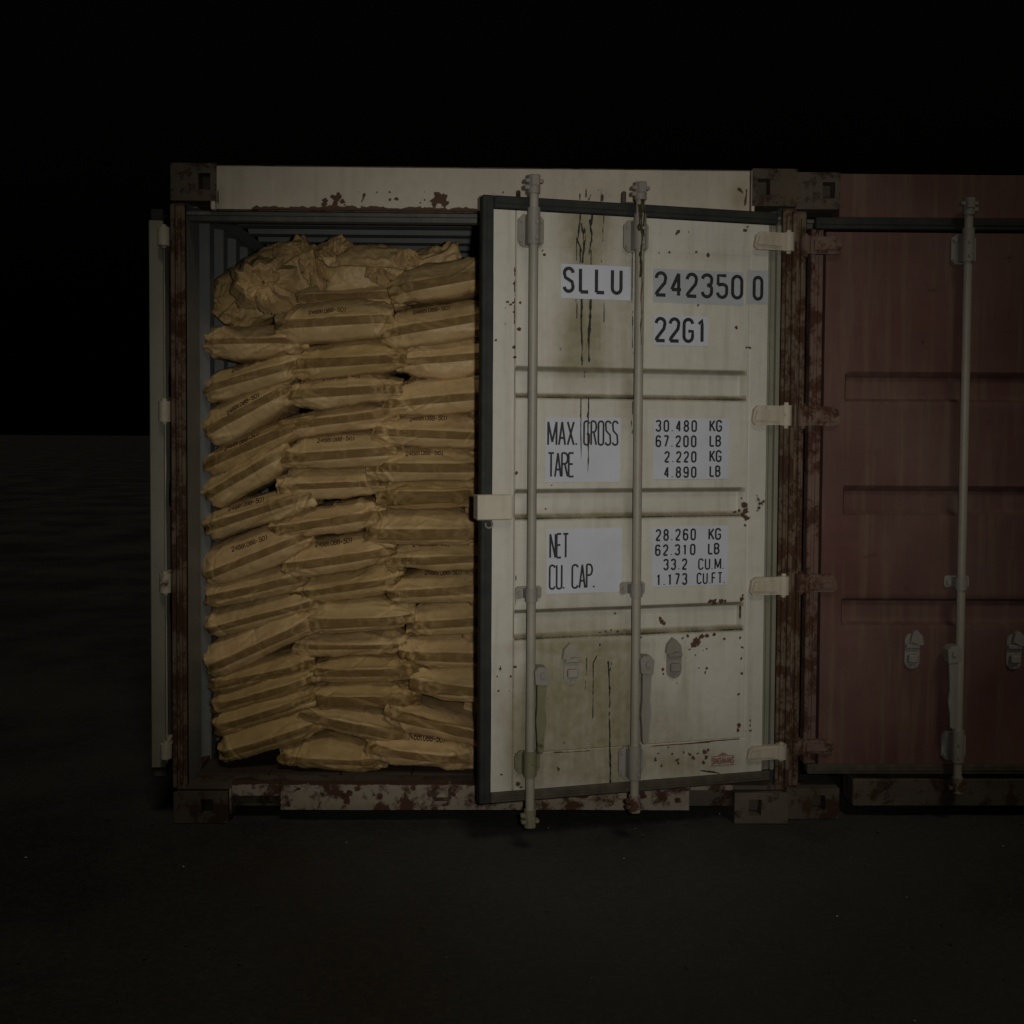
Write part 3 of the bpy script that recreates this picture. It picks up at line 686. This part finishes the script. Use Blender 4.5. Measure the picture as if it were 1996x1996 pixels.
# sill
def paint_sill(wr, px, py, V):
    n = fbm(V[:,0]*22, 1, V[:,2]*30, 40, 5)
    wr[:, 0] = np.clip((n-.45)*3.0, 0, 1)*.58
    wr[:, 0] = np.maximum(wr[:, 0], rust_edge(V, .1545, -2, 2, .010, 41, False)*.8)
    spots(wr, px, py, [(672,1552,9),(665,1546,8),(655,1543,8),(680,1546,6),(676,1562,7),(885,1548,5),(740,1572,9),(752,1576,8),(735,1580,7),(1250,1550,10),(1290,1556,9),(1230,1545,8),(1320,1560,6)])
    spots(wr, px, py, [(668,1550,6),(853,1545,5),(880,1545,5),(861,1556,4),(874,1556,4)], 2, .55)
    gauss(wr, px, py, [(700,1575,160,14,.5),(1100,1560,200,20,.4)])
skin('sill', M['sill'], main, np.arange(-.800, .829, .006), np.arange(.048, .1545, .0045), lambda X, Z: -.006 + (fbm(X*5, 0, Z*9, 2, 3)-.5)*.010 + .012*np.exp(-((X+.155)/.026)**2-((Z-.108)/.02)**2), paint_sill, None, .03)
for a, b, z in ((-.992, -.803, .104), (.832, 1.004, .128)):
    skin('sill_lip', M['sill'], main, np.arange(a, b, .006), np.arange(z, .1545, .0045), lambda X, Z: -.004 + (fbm(X*5, 0, Z*9, 2, 3)-.5)*.006, paint_sill, None, .03)
m = MB(); m.box((-1.004, -.006, .03), (-.995, .04, .130), bev=.002); m.build('sill_bracket', M['sill'], main)
m = MB(); m.box((-1.17, .035, .05), (1.17, .12, .128)); m.box((-1.17, .002, .128), (1.17, .12, .1445)); m.build('sill_beam', M['darkrust'], main)
m = MB()
for x in (-.190, -.128): m.box((x-.006, -.024, .096), (x+.006, -.002, .136), bev=.002)
m.tube((-.190, -.022, .097), (-.128, -.022, .097), .007, n=10); m.build('lashing_ring', M['darkrust'], main)
m = MB()
for k in range(18): m.box((-1.17, .30+k*.31, .05), (1.17, .35+k*.31, .125))
ub = m.build('floor_cross_members', M['darkrust'], main); ub['kind'] = 'stuff'
for k in range(8):
    x0 = -1.166+k*.2915; m = MB(); m.box((x0+.002, .122+.004*(k % 3), .126), (x0+.2895, 5.9, .150+.001*(k % 2)), bev=.002); m.build('floor_plank' if k == 0 else 'floor_plank', M['plank'], main)

# the right door, standing a little open
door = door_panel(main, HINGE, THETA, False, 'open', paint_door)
door['label'] = 'lettered cream right door standing ajar with two lock rods'
# lock plate on its free edge, with a broken ring below
lp = MB(); x0, z0 = D(926, 1013); x1, z1 = D(996, 963)
lp.box((x0, -.030, z0), (x1, -.008, z1), bev=.004); lp.box((x0+.050, -.009, z0+.02), (x1-.01, .0, z1-.02)); lp.box((x0, -.029, z0+.001), (x0+.010, .03, z1-.001), bev=.003)
o = lp.build('lock_plate', M['cream_old'], door)
bpx = o
t_ = MB(); cx_, cz_ = D(952, 1022)
for k in range(14):
    a0, a1 = math.radians(150+k*20), math.radians(170+k*20)
    t_.tube((cx_+.013*math.cos(a0), -.010, cz_+.013*math.sin(a0)), (cx_+.013*math.cos(a1), -.010, cz_+.013*math.sin(a1)), .0035, n=8)
t_.build('seal_ring', M['gal'], door)
# stickers with their lettering
def dz(px, py): return D(px, py)[1]
def dxx(px, py): return D(px, py)[0]
T = textline
decal(door, dxx(1093,545), dxx(1229,545), dz(1093,581), dz(1093,514), [T('SLLU', 1096, 1213, 571, 519, .48, .0132, .40)])
decal(door, dxx(1273,555), dxx(1449,555), dz(1273,588), dz(1273,523), [T('242350', 1275, 1448, 578, 528, .47, .0132, .30)], 'decal_grey')
decal(door, dxx(1455,555), dxx(1497,555), dz(1455,591), dz(1455,526), [T('0', 1466, 1487, 586, 537, .47, .0132, .3)], 'decal_grey')
decal(door, dxx(1273,645), dxx(1380,645), dz(1273,672), dz(1273,614), [T('22G1', 1275, 1379, 667, 617, .46, .0132, .28)])
decal(door, dxx(1062,880), dxx(1209,880), dz(1062,940), dz(1062,813), [T('MAX.', 1066, 1126, 869, 820, .36, .0078, .15), T('GROSS', 1136, 1205, 869, 819, .31, .0072, .13), T('TARE', 1066, 1121, 931, 881, .34, .0076, .06)],
      drip=[(dxx(1132,850), dz(1132,813), dz(1131,897), .0045), (dxx(1146,850), dz(1146,813), dz(1143,924), .0060)])
decal(door, dxx(1273,875), dxx(1420,875), dz(1273,934), dz(1273,815), [T('30.480', 1277, 1358, 842, 818, .44, .0072, .42), T('KG', 1382, 1407, 842, 818, .44, .0072, .18), T('67.200', 1277, 1357, 872, 848, .44, .0072, .42), T('LB', 1382, 1405, 871, 848, .44, .0072, .2),
      T('2.220', 1294, 1357, 902, 879, .44, .0072, .42), T('KG', 1382, 1406, 901, 877, .44, .0072, .18), T('4.890', 1293, 1357, 932, 909, .44, .0072, .42), T('LB', 1382, 1404, 930, 907, .44, .0072, .2)])
decal(door, dxx(1065,1095), dxx(1212,1095), dz(1065,1158), dz(1065,1031), [T('NET', 1070, 1109, 1089, 1039, .34, .0076, .08), T('CU.', 1069, 1101, 1150, 1100, .32, .0074, .12), T('CAP.', 1113, 1160, 1148, 1099, .32, .0074, .10)])
decal(door, dxx(1271,1085), dxx(1418,1085), dz(1271,1144), dz(1271,1027), [T('28.260', 1277, 1356, 1055, 1031, .44, .0072, .42), T('KG', 1380, 1405, 1053, 1029, .44, .0072, .18), T('62.310', 1276, 1355, 1084, 1061, .44, .0072, .42), T('LB', 1379, 1402, 1081, 1058, .44, .0072, .2),
      T('33.2', 1292, 1339, 1112, 1089, .44, .0072, .40), T('CU.M.', 1360, 1411, 1111, 1088, .40, .0062, .26), T('1.173', 1278, 1339, 1142, 1118, .44, .0072, .42), T('CU.FT.', 1357, 1413, 1139, 1116, .38, .0062, .24)])
# the maker's small mark low on the door
mk = MB(); lift = 0
for pl in strokes('SINGAMAS', dxx(1386,1485)+.001, dxx(1430,1482)-.001, .022, .62, .004, .16):
    lift = (lift+1) % 7; ribbon(mk, pl, .0048, lambda u, v, l: (u, -.0045-l*.00006, dz(1386,1489)+v), 0, lift)
for yy in (1475, 1493):
    z_ = dz(1386, yy); mk.box((dxx(1385,yy), -.0050, z_), (dxx(1431,yy), -.0040, z_+.0022))
zc_ = dz(1386, 1475)+.004; xm = dxx(1408,1475)
mk.add([(xm-.022, -.0048, zc_), (xm+.022, -.0048, zc_), (xm, -.0048, zc_+.012)], [(0,1,2)])
mk.build('maker_mark', M['redink'], door, fix=False)

# the left door, folded right back along the side of the container
ld = door_panel(main, Vector((-1.252, -.030, 0)), math.radians(-262), True, 'folded', None, 'cream_old', False)
ld['label'] = 'left door folded back along the side'

# ------------------------------------------------------------------ the neighbour container on the right
nb = empty('shipping_container', (2.452, .05, 0)); nb.rotation_euler = (0, 0, 0)
tag(nb, 'dull red rusty container standing close on the right of the cream one', 'shipping container')
container_shell(nb, 0, (M['rustpost'], M['red'], M['darkrust'], M['darkrust'], M['sill']))
m = MB(); m.box((-1.044, -.004, 2.415), (1.044, .10, 2.588), bev=.003); m.build('header_beam', M['red'], nb)
m = MB(); m.box((-.95, -.004, .045), (.95, .12, .155), bev=.003); m.build('sill_beam', M['darkrust'], nb)
for s in (0, 1):
    door_panel(nb, Vector(((1.170 if not s else -1.170), -.010, 0)), 0, bool(s), 'red', None, 'red', False)

# ------------------------------------------------------------------ paper sacks
def chaikin(p, it=2):
    for _ in range(it):
        q = [p[0]]
        for a, b in zip(p, p[1:]): q += [(a[0]*.75+b[0]*.25, a[1]*.75+b[1]*.25), (a[0]*.25+b[0]*.75, a[1]*.25+b[1]*.75)]
        q.append(p[-1]); p = q
    return p
def sack(name, P0, P1, U, Dn, bh, seed, label, group=None, text=None, twist=0.0, tl=.13, tr=.13, crump=1.0, flat=1.0, flap=None, sag=0.0, depth=.46, nx=130, endmin=.50):
    """a filled paper sack lying on its flat side; P0, P1 = ends of its front band; U, Dn = height over and under the band"""
    P0, P1 = Vector(P0), Vector(P1); ex = (P1-P0).normalized()*.012; P0 = P0-ex; P1 = P1+ex; U *= 1.09; Dn = Dn*1.16+.005; c = (P0+P1)/2; dv = P1-P0; Wd = dv.length
    ang = math.atan2(dv.z, math.hypot(dv.x, dv.y)); yaw = math.atan2(dv.y, dv.x)
    st = np.random.default_rng(seed)
    sl_ = .055*flat
    prof = [(depth*.9, -Dn), (.10, -Dn), (sl_*.55, -Dn*.93), (.012, -Dn*.62), (.001, -bh*1.15), (0, 0), (.001, bh*1.1), (sl_*.42, U*.36), (sl_*1.0, U*.70), (sl_*1.9, U*.95), (sl_*3.2, U), (depth*.9, U*.97), (depth, U*.6), (depth, -Dn*.5)]
    pr = np.array(chaikin(prof, 1)); seg = np.hypot(*np.diff(pr, axis=0).T); cum = np.r_[0, np.cumsum(seg)]
    front = pr[:, 0] < .2
    # dense where seen, sparse behind
    wts = np.where((pr[:-1, 0]+pr[1:, 0])/2 < .19, 1.0, .12)*seg; cw = np.r_[0, np.cumsum(wts)]
    tt = np.interp(np.linspace(0, cw[-1], 76), cw, cum)
    py_ = np.interp(tt, cum, pr[:, 0]); pz_ = np.interp(tt, cum, pr[:, 1])
    x = np.linspace(-1, 1, nx); hw = Wd/2
    tlw, trw = tl*st.uniform(.8, 1.3), tr*st.uniform(.8, 1.3)
    dl = np.clip((1+x)*hw/(tlw), 0, 1); dr = np.clip((1-x)*hw/(trw), 0, 1)
    e = np.minimum(dl, dr); es = endmin+(1-endmin)*e**.8
    ub = st.uniform(.5, 1.5, 4)
    eu = np.minimum(np.clip((1+x)*hw/(tlw*ub[0]), 0, 1), np.clip((1-x)*hw/(trw*ub[1]), 0, 1)); el = np.minimum(np.clip((1+x)*hw/(tlw*ub[2]), 0, 1), np.clip((1-x)*hw/(trw*ub[3]), 0, 1))
    eu = endmin+(1-endmin)*eu; el = endmin+(1-endmin)*el
    X = np.repeat((x*hw)[:, None], len(tt), 1)
    Zb = np.repeat(pz_[None, :], nx, 0); Yb = np.repeat(py_[None, :], nx, 0)
    Z = Zb*np.where(np.abs(Zb) < bh, np.maximum(es[:, None], .62), es[:, None])
    lim = bh*.62+ (np.abs(Zb)-bh)*es[:, None]; Z = np.where(np.abs(Zb) >= bh, np.sign(Zb)*np.maximum(bh*np.maximum(es[:, None], .62), np.abs(Zb)*np.where(Zb > 0, eu[:, None], el[:, None])), Z)
    Y = Yb*(.55+.45*e[:, None]) + .035*((1-e)**2)[:, None] + .012*(np.abs(x)**2.5)[:, None]
    # lean of the ends, general sag, bulge of the filling
    Z = Z + (-sag*(1-x**2)+ .004*np.sin(x*3+seed))[:, None] + st.uniform(-.012, .012)*((1-dl)**2)[:, None] + st.uniform(-.012, .012)*((1-dr)**2)[:, None]
    sx = seed*3.71
    low = fbm((X+sx)*7, Y*7, Z*9, seed, 3)-.5
    r1 = ridged((X+sx)*8, Y*10, Z*22+low*2, seed+3, 2); r2 = ridged((X+sx)*26+low*4, Y*26, Z*34, seed+9, 3)
    endf = (1-e)[:, None]
    fa = facets((X+sx)*24+low*1.5, Y*24, Z*30, seed+21, 3)-.5
    disp = low*.014 + (.0075+endf*.018)*crump*fa + (.30+endf*1.2)*crump*(.0080*np.clip(r1-.55, 0, 1)**1.5*3.2) + (.20+endf*.9)*crump*.0045*(r2-.5)
    # pleats running in from the ends
    pl = np.sin(Z/np.maximum(U+Dn, .05)*24+fbm(X*9+sx, 0, Z*9, seed+5, 2)*7)
    disp = disp + .0040*crump*endf**1.3*pl
    tl_ = np.zeros_like(X)
    for k in range(7):
        x0 = st.uniform(-1, 1)*hw if k > 3 else st.choice([-1, 1])*hw*st.uniform(.62, .98); z0 = st.uniform(-Dn, U)*.8
        an = st.uniform(-.5, .5) if k > 3 else st.uniform(.3, 1.4)*(1 if (x0 < 0) else -1)*np.sign(z0+.001)
        dd = (X-x0)*math.sin(an)-(Z-z0)*math.cos(an)+(low*.012); tt_ = (X-x0)*math.cos(an)+(Z-z0)*math.sin(an)
        le = st.uniform(.03, .09); rd = np.clip(1-np.abs(dd)/st.uniform(.006, .012), 0, 1)*np.clip(1.4-np.abs(tt_)/le, 0, 1)
        disp = disp + crump*st.choice([-1, 1])*.0042*rd + np.where(dd > 0, .0016, -.0016)*np.clip(1.2-np.abs(tt_)/le, 0, 1)*np.clip(1-np.abs(dd)/.04, 0, 1)
        tl_ = np.maximum(tl_, .16*rd)
    tone = tl_ + np.clip((r2-.62)*1.2, 0, .35)*(.3+endf)
    if flap is None: flap = [(st.uniform(.45, .75)*st.choice([-1, 1]))] if st.random() < .75 else []
    for fx in flap:
        side = (X/hw > fx) if fx > 0 else (X/hw < fx)
        edge = np.clip(1-np.abs(X/hw-fx)/.012, 0, 1)
        band_ = (Zb > -Dn*.85) & (np.abs(Zb) > bh*.9)
        disp = disp + np.where(side, .0028, 0); tone = tone + np.where(side & band_, .13, 0)
    Pg = np.stack([X, Y, Z], -1)
    du = np.gradient(Pg, axis=0); dv_ = np.gradient(Pg, axis=1); nrm = np.cross(du, dv_); nrm /= np.linalg.norm(nrm, axis=-1, keepdims=True)+1e-9
    if nrm[nx//2, len(tt)//2-6, 1] > 0: nrm = -nrm
    Pg = Pg + nrm*disp[..., None]
    nr, ncol = Pg.shape[:2]
    idx = np.arange(nr*ncol).reshape(nr, ncol); j2 = np.roll(idx, -1, 1)
    Fc = np.stack([idx[:-1], idx[1:], j2[1:], j2[:-1]], -1).reshape(-1, 4).tolist()
    Fc.append(idx[0].tolist()); Fc.append(idx[-1][::-1].tolist())
    me = bpy.data.meshes.new(name); me.from_pydata(Pg.reshape(-1, 3).tolist(), [], Fc)
    me.materials.append(PAPERS[int(st.choice([0, 0, 1, 2]))]); me.polygons.foreach_set('use_smooth', [True]*len(Fc))
    sh = np.zeros((nr*ncol, 4)); sh[:, 0] = (.5+Z*5 - (-sag*(1-x**2))[:, None]*5).ravel(); sh[:, 1] = tone.ravel(); sh[:, 2] = bh*5; sh[:, 3] = 1
    set_attr(me, 'sheet', sh)
    o = link(name, me); o.location = c
    o.rotation_euler = (math.radians(twist), -ang, yaw)
    tag(o, label, 'sack', group)
    if text:
        cx, cz, hh, ww = text                       # centre (fraction of half width), height over band, letter height, total width
        mid = len(tt)//2
        jj = [j for j in range(ncol) if Pg[nr//2, j, 1] < .19 and Zb[0, j] > -Dn*.4 and Zb[0, j] < U*.999]
        zs_ = np.array([Pg[nr//2, j, 2] for j in jj]); zs_ = np.maximum.accumulate(zs_)
        def surf(a, b, l):
            zz = cz+b; jf = float(np.interp(zz, zs_, jj)); fi = (np.clip(a/hw, -1, 1)+1)/2*(nr-1)
            i0 = min(int(fi), nr-2); j0 = min(int(jf), ncol-2); fx_, fj = fi-i0, jf-j0
            p = (Pg[i0, j0]*(1-fx_)+Pg[i0+1, j0]*fx_)*(1-fj)+(Pg[i0, j0+1]*(1-fx_)+Pg[i0+1, j0+1]*fx_)*fj
            q = nrm[i0, j0]
            return tuple(p+q*(.0014+l*.00007))
        mb = MB(); lift = 0; x0 = cx*hw-ww/2
        for p_ in strokes('2468(088-50)', x0, x0+ww, hh, .74, .003, .24):
            lift = (lift+1) % 5; ribbon(mb, p_, .0037, surf, 0, lift)
        mb.build('printed_number', M['stamp'], o, fix=False)
    return o

ORD = ['topmost', 'second', 'third', 'fourth', 'fifth', 'sixth', 'seventh', 'eighth', 'ninth', 'tenth', 'eleventh', 'twelfth', 'thirteenth', 'fourteenth', 'fifteenth', 'sixteenth']
# photo measurements: band's left end, band's right end, rise over and drop under the band, band half height, printed number (x, y) or None, front depth, options
LEFT = [
 ((405,666),(590,663), 30,24,6,None,.27,dict(crump=1.7),'crumpled, pushed flat under the big rolled sack'),
 ((400,758),(580,708), 30,22,8,(480,709),.25,{},'tilted, its printed number tucked under the sack above'),
 ((401,842),(560,755), 38,30,9,(472,787),.25,dict(flap=[-.55]),'steeply tilted with a pale folded end'),
 ((402,906),(585,826), 24,20,9,(470,860),.27,dict(flap=[-.25]),'long and thin, rising to the right'),
 ((402,968),(556,878), 34,26,8,(462,902),.26,dict(flap=[.2]),'steepest of its column'),
 ((403,1030),(597,966), 26,20,8,(476,985),.24,dict(flap=[.25],crump=1.3),'with a crumpled fold near its right end'),
 ((404,1124),(595,1045), 44,24,8,(483,1062),.24,dict(flap=[]),'wide, the printed number plain on its upper face'),
 ((404,1170),(592,1127), 34,15,8,None,.26,dict(flap=[-.1]),'plain, with a broad dark stripe'),
 ((408,1230),(612,1176), 33,12,6,None,.26,dict(flap=[]),'flat and long, reaching under its neighbour'),
 ((408,1306),(598,1219), 42,16,8,None,.25,dict(flap=[0.0,-.6]),'plump, with pale patches at its left end'),
 ((409,1340),(604,1299), 27,10,7,None,.27,dict(flap=[]),'thin, pressed between plumper ones'),
 ((418,1382),(602,1330), 26,11,7,None,.27,dict(flap=[]),'thin, with a dark open fold on the left'),
 ((419,1424),(603,1366), 29,13,7,None,.27,dict(flap=[-.5]),'with a ragged left edge, above the lowest'),
 ((430,1476),(628,1414), 34,16,7,(528,1408),.26,dict(flap=[]),'the lowest, its number half hidden'),
]
MID = [
 ((560,583),(790,574), 36,34,8,None,.36,dict(crump=.6,flap=[]),'dark and set back, below the crumpled top pair'),
 ((538,633),(758,620), 46,30,9,(636,604),.24,dict(flap=[-.55],tl=.10,tr=.09),'with puffed rounded right end and printed number'),
 ((560,712),(785,698), 46,22,9,None,.25,dict(flap=[-.45]),'broad and smooth, below the puffed one'),
 ((556,770),(775,757), 38,24,9,(662,734),.25,dict(flap=[-.1,.1]),'its number just showing under the sack above'),
 ((545,832),(768,805), 28,22,8,None,.27,dict(flap=[-.4]),'slanting, pinched at its left end'),
 ((553,894),(778,878), 40,24,9,(652,857),.24,dict(flap=[-.6]),'with printed number and long pointed right end'),
 ((541,951),(742,942), 36,24,7,None,.26,dict(flap=[-.4]),'plain, with a pale rim at its right corner'),
 ((528,1035),(745,1003), 32,19,8,(630,986),.25,dict(flap=[.1],crump=1.3),'slanting, its number on a creased face'),
 ((551,1108),(765,1076), 40,22,9,(646,1062),.24,dict(flap=[-.7]),'with printed number, sloping up to the right'),
 ((571,1162),(780,1131), 34,22,7,None,.27,dict(flap=[],crump=1.2),'sloping, with bright creases at its right corner'),
 ((590,1219),(800,1210), 42,17,10,None,.24,dict(flap=[]),'plump, with a wide stripe and folded right corner'),
 ((573,1263),(784,1261), 25,17,5,None,.27,dict(flap=[]),'narrow, with a squared off right end'),
 ((598,1314),(808,1311), 26,19,8,None,.25,dict(flap=[]),'with a straight stripe and frayed right tip'),
 ((597,1370),(812,1367), 32,15,11,None,.26,dict(flap=[.5],crump=1.2),'with a wide olive stripe and crumpled right end'),
 ((585,1398),(797,1441), 22,17,9,None,.25,dict(flap=[.1]),'sliding down to the right, above the lowest'),
 ((543,1482),(744,1490), 36,18,6,None,.24,dict(flap=[.55],crump=1.2),'the lowest, round bellied, resting on the floor'),
]
RIGHT = [
 ((762,565),(980,526), 44,26,10,None,.26,dict(flap=[.35]),'big and rising to the right'),
 ((743,651),(965,613), 44,28,9,(840,603),.25,dict(flap=[-.55,]),'with printed number, rising to the right'),
 ((776,706),(990,690), 48,34,8,None,.27,dict(flap=[]),'plain, its left end tucked behind the middle column'),
 ((752,788),(975,768), 54,26,8,(820,735),.26,dict(flap=[]),'with an inked line along its top edge'),
 ((730,842),(955,851), 40,22,8,(834,816),.24,dict(flap=[-.75]),'with printed number, dipping to the right'),
 ((718,912),(945,912), 40,22,9,(826,884),.23,dict(flap=[]),'with the clearest printed number'),
 ((738,972),(950,968), 38,22,13,None,.25,dict(flap=[]),'with a very wide dark stripe'),
 ((716,1042),(938,1042), 44,18,11,None,.24,dict(flap=[]),'smooth and broad, level'),
 ((758,1096),(975,1088), 34,20,8,(840,1064),.25,dict(flap=[.55]),'with printed number, below the smooth broad one'),
 ((757,1160),(975,1147), 36,20,8,(862,1122),.25,dict(flap=[]),'with a faded reddish number'),
 ((796,1222),(1005,1207), 42,20,9,None,.26,dict(flap=[]),'plain, sloping slightly, hard against the middle column'),
 ((780,1280),(1000,1284), 40,18,9,None,.26,dict(flap=[.2]),'pale, with a low dark stripe'),
 ((803,1340),(1010,1356), 42,20,10,None,.25,dict(flap=[.35]),'plump, dipping to the right'),
 ((754,1394),(985,1448), 17,22,9,None,.25,dict(flap=[]),'wedge shaped, sliding down to the right'),
 ((713,1464),(918,1487), 30,20,8,(828,1449),.23,dict(flap=[.7]),'the lowest, round bellied with printed number'),
]
FAR = [(598,16),(655,18),(735,22),(812,26),(874,22),(942,24),(1008,22),(1068,20),(1112,18),(1180,26),(1250,26),(1320,26),(1400,26),(1473,24)]
PX = 4.38/F_PX
def lay(L, col, gname, s0):
    for i, (a, b, up, dn, bh, tx, Y, kw, desc) in enumerate(L):
        if col == 'left': a = (a[0]-3, a[1]); up += 3; dn += 3
        Y = Y - .12*min(max((max(a[1], b[1])-1270)/200, 0), 1)
        P0, P1 = at(*a, Y), at(*b, Y)
        text = None
        c = ((a[0]+b[0])/2, (a[1]+b[1])/2); ln = math.hypot(b[0]-a[0], b[1]-a[1])
        if tx:
            ux, uy = (b[0]-a[0])/ln, (b[1]-a[1])/ln; dx, dy = tx[0]-c[0], tx[1]-c[1]
            al = dx*ux+dy*uy; pe = (dx*uy-dy*ux)
            text = (al/(ln/2), pe*PX-.0075, .0165, 72*PX)
        word = f'{ORD[i]} paper sack of the {col} column, ' if not desc.startswith('the lowest') else f'lowest paper sack of the {col} column, '
        lab = word + desc.replace('the lowest, ', '')
        words = lab.split()
        if len(words) > 16: print('LONG', len(words), lab)
        k2 = dict(kw); Dd = dict(depth=.44)
        if col == 'left': Dd.update(tl=.06, endmin=.60)
        Dd.update(k2)
        sack('paper_sack', P0, P1, up*PX, dn*PX, bh*PX, s0+i*7, lab, gname, text, **Dd)
G = 'paper sacks stacked in the container'
lay(LEFT, 'left', G, 100); lay(MID, 'middle', G, 300); lay(RIGHT, 'right', G, 500)
for i, (y, up) in enumerate(FAR):
    P0, P1 = at(912+random.uniform(-4, 5), y, .29), at(1110, y+random.uniform(-6, 6), .29)
    sack('paper_sack', P0, P1, up*PX, up*.8*PX, 7*PX, 900+i*3, f"{ORD[i]} of the paper sack ends poking out beside the door's black edge", G, None, crump=1.9, nx=60)

# the loose pair on top: a rolled sack with its end turned to us, and slumped ones with gathered necks
def fan(name, c, rx, rz, a0, a1, nf, depth, parent, seed, cone=.0, curl=.03, mat=1, rin=.10):
    """gathered paper: a sheet pleated in sharp folds round a pinched point, open from angle a0 to a1"""
    st = np.random.default_rng(seed)
    ang = np.sort(np.r_[a0, a1, a0+(a1-a0)*(np.arange(1, nf)+st.uniform(-.33, .33, nf-1))/nf]); n = len(ang)
    amp = np.array([(1 if k % 2 else -1)*st.uniform(.5, 1.1) for k in range(n)]); rim = st.uniform(.80, 1.12, n)
    closed = abs(a1-a0-360) < 1
    if closed: amp[-1] = amp[0]; rim[-1] = rim[0]
    th = np.linspace(a0, a1, nf*10+1); A_ = np.interp(th, ang, amp); Rm = np.interp(th, ang, rim)
    r = np.linspace(rin, 1, 22)
    Rg, Tg = np.meshgrid(r, th, indexing='ij'); Ag = np.repeat(A_[None], 22, 0); Mg = np.repeat(Rm[None], 22, 0)
    cx_, sx_ = np.cos(np.radians(Tg)), np.sin(np.radians(Tg))
    k1 = facets(Rg*cx_*4.2, seed, Rg*sx_*4.2, seed, 3)-.5; k2 = fbm(Rg*cx_*2.5, 1, Rg*sx_*2.5, seed+2, 3)-.5
    Tg = Tg + k2*34*np.clip(Rg*1.4, 0, 1); Ag = Ag*(.45+1.1*fbm(Rg*cx_*3, 5, Rg*sx_*3, seed+6, 2)); Mg = Mg*(1+.35*k1)
    X = rx*Rg*Mg*np.cos(np.radians(Tg)); Z = rz*Rg*Mg*np.sin(np.radians(Tg))
    Y = depth*Ag*Rg*(1-.35*Rg) - cone*(1-np.abs(Rg-.58)/.58)*1.4 + curl*np.clip(Rg-.72, 0, 1)*4*(.5+.5*Mg) + k1*.055 + k2*.03
    mb = MB(); P_ = np.stack([X, Y, Z], -1); mb.grid(P_, 0)
    P2 = P_.copy(); P2[..., 1] += .0022; mb.grid(P2, 0)
    o = mb.build(name, PAPERS[mat], parent, smooth=False, fix=False)
    sh = np.zeros((len(mb.v), 4)); sh[:, 0] = 3.0; sh[:, 1] = .05; set_attr(o.data, 'sheet', sh)
    bpy.context.view_layer.update()
    o.matrix_local = parent.matrix_world.inverted() @ Matrix.Translation(c)
    return o
b1 = sack('paper_sack', at(432, 612, .36), at(606, 486, .40), 58*PX, 62*PX, 2*PX, 41, 'rolled paper sack leaning at the top left, its round pleated end turned outwards', G, None, crump=2.6, tl=.12, tr=.10, endmin=.55, flap=[], depth=.5, sag=-.02)
fan('pleated_end', at(514, 552, .235), .150, .122, 0, 360, 22, .024, b1, 3, cone=.050, curl=.045, mat=1, rin=.06)
fan('gathered_neck', at(612, 500, .30), .075, .115, 195, 345, 9, .045, b1, 9, mat=1)
fan('gathered_neck', at(588, 492, .32), .14, .060, 95, 200, 6, .030, b1, 19, mat=0)
b2 = sack('paper_sack', at(640, 520, .36), at(800, 528, .40), 50*PX, 44*PX, 2*PX, 63, 'slumped paper sack at the top middle with a crumpled neck sticking up', G, None, crump=2.4, tl=.10, tr=.10, endmin=.6, flap=[], depth=.5, sag=-.012)
fan('gathered_neck', at(655, 502, .30), .095, .090, 30, 170, 9, .045, b2, 12, mat=1)
fan('folded_corner', at(742, 520, .30), .075, .070, 185, 330, 7, .030, b2, 15, mat=1)
fan('folded_corner', at(792, 482, .33), .085, .075, 225, 330, 6, .030, b2, 25, mat=1)
b3 = sack('paper_sack', at(780, 520, .48), at(886, 484, .50), 24*PX, 22*PX, 2*PX, 77, 'small slumped paper sack behind the topmost right one, under the corrugated roof', G, None, crump=2.2, flap=[], depth=.4, nx=90)
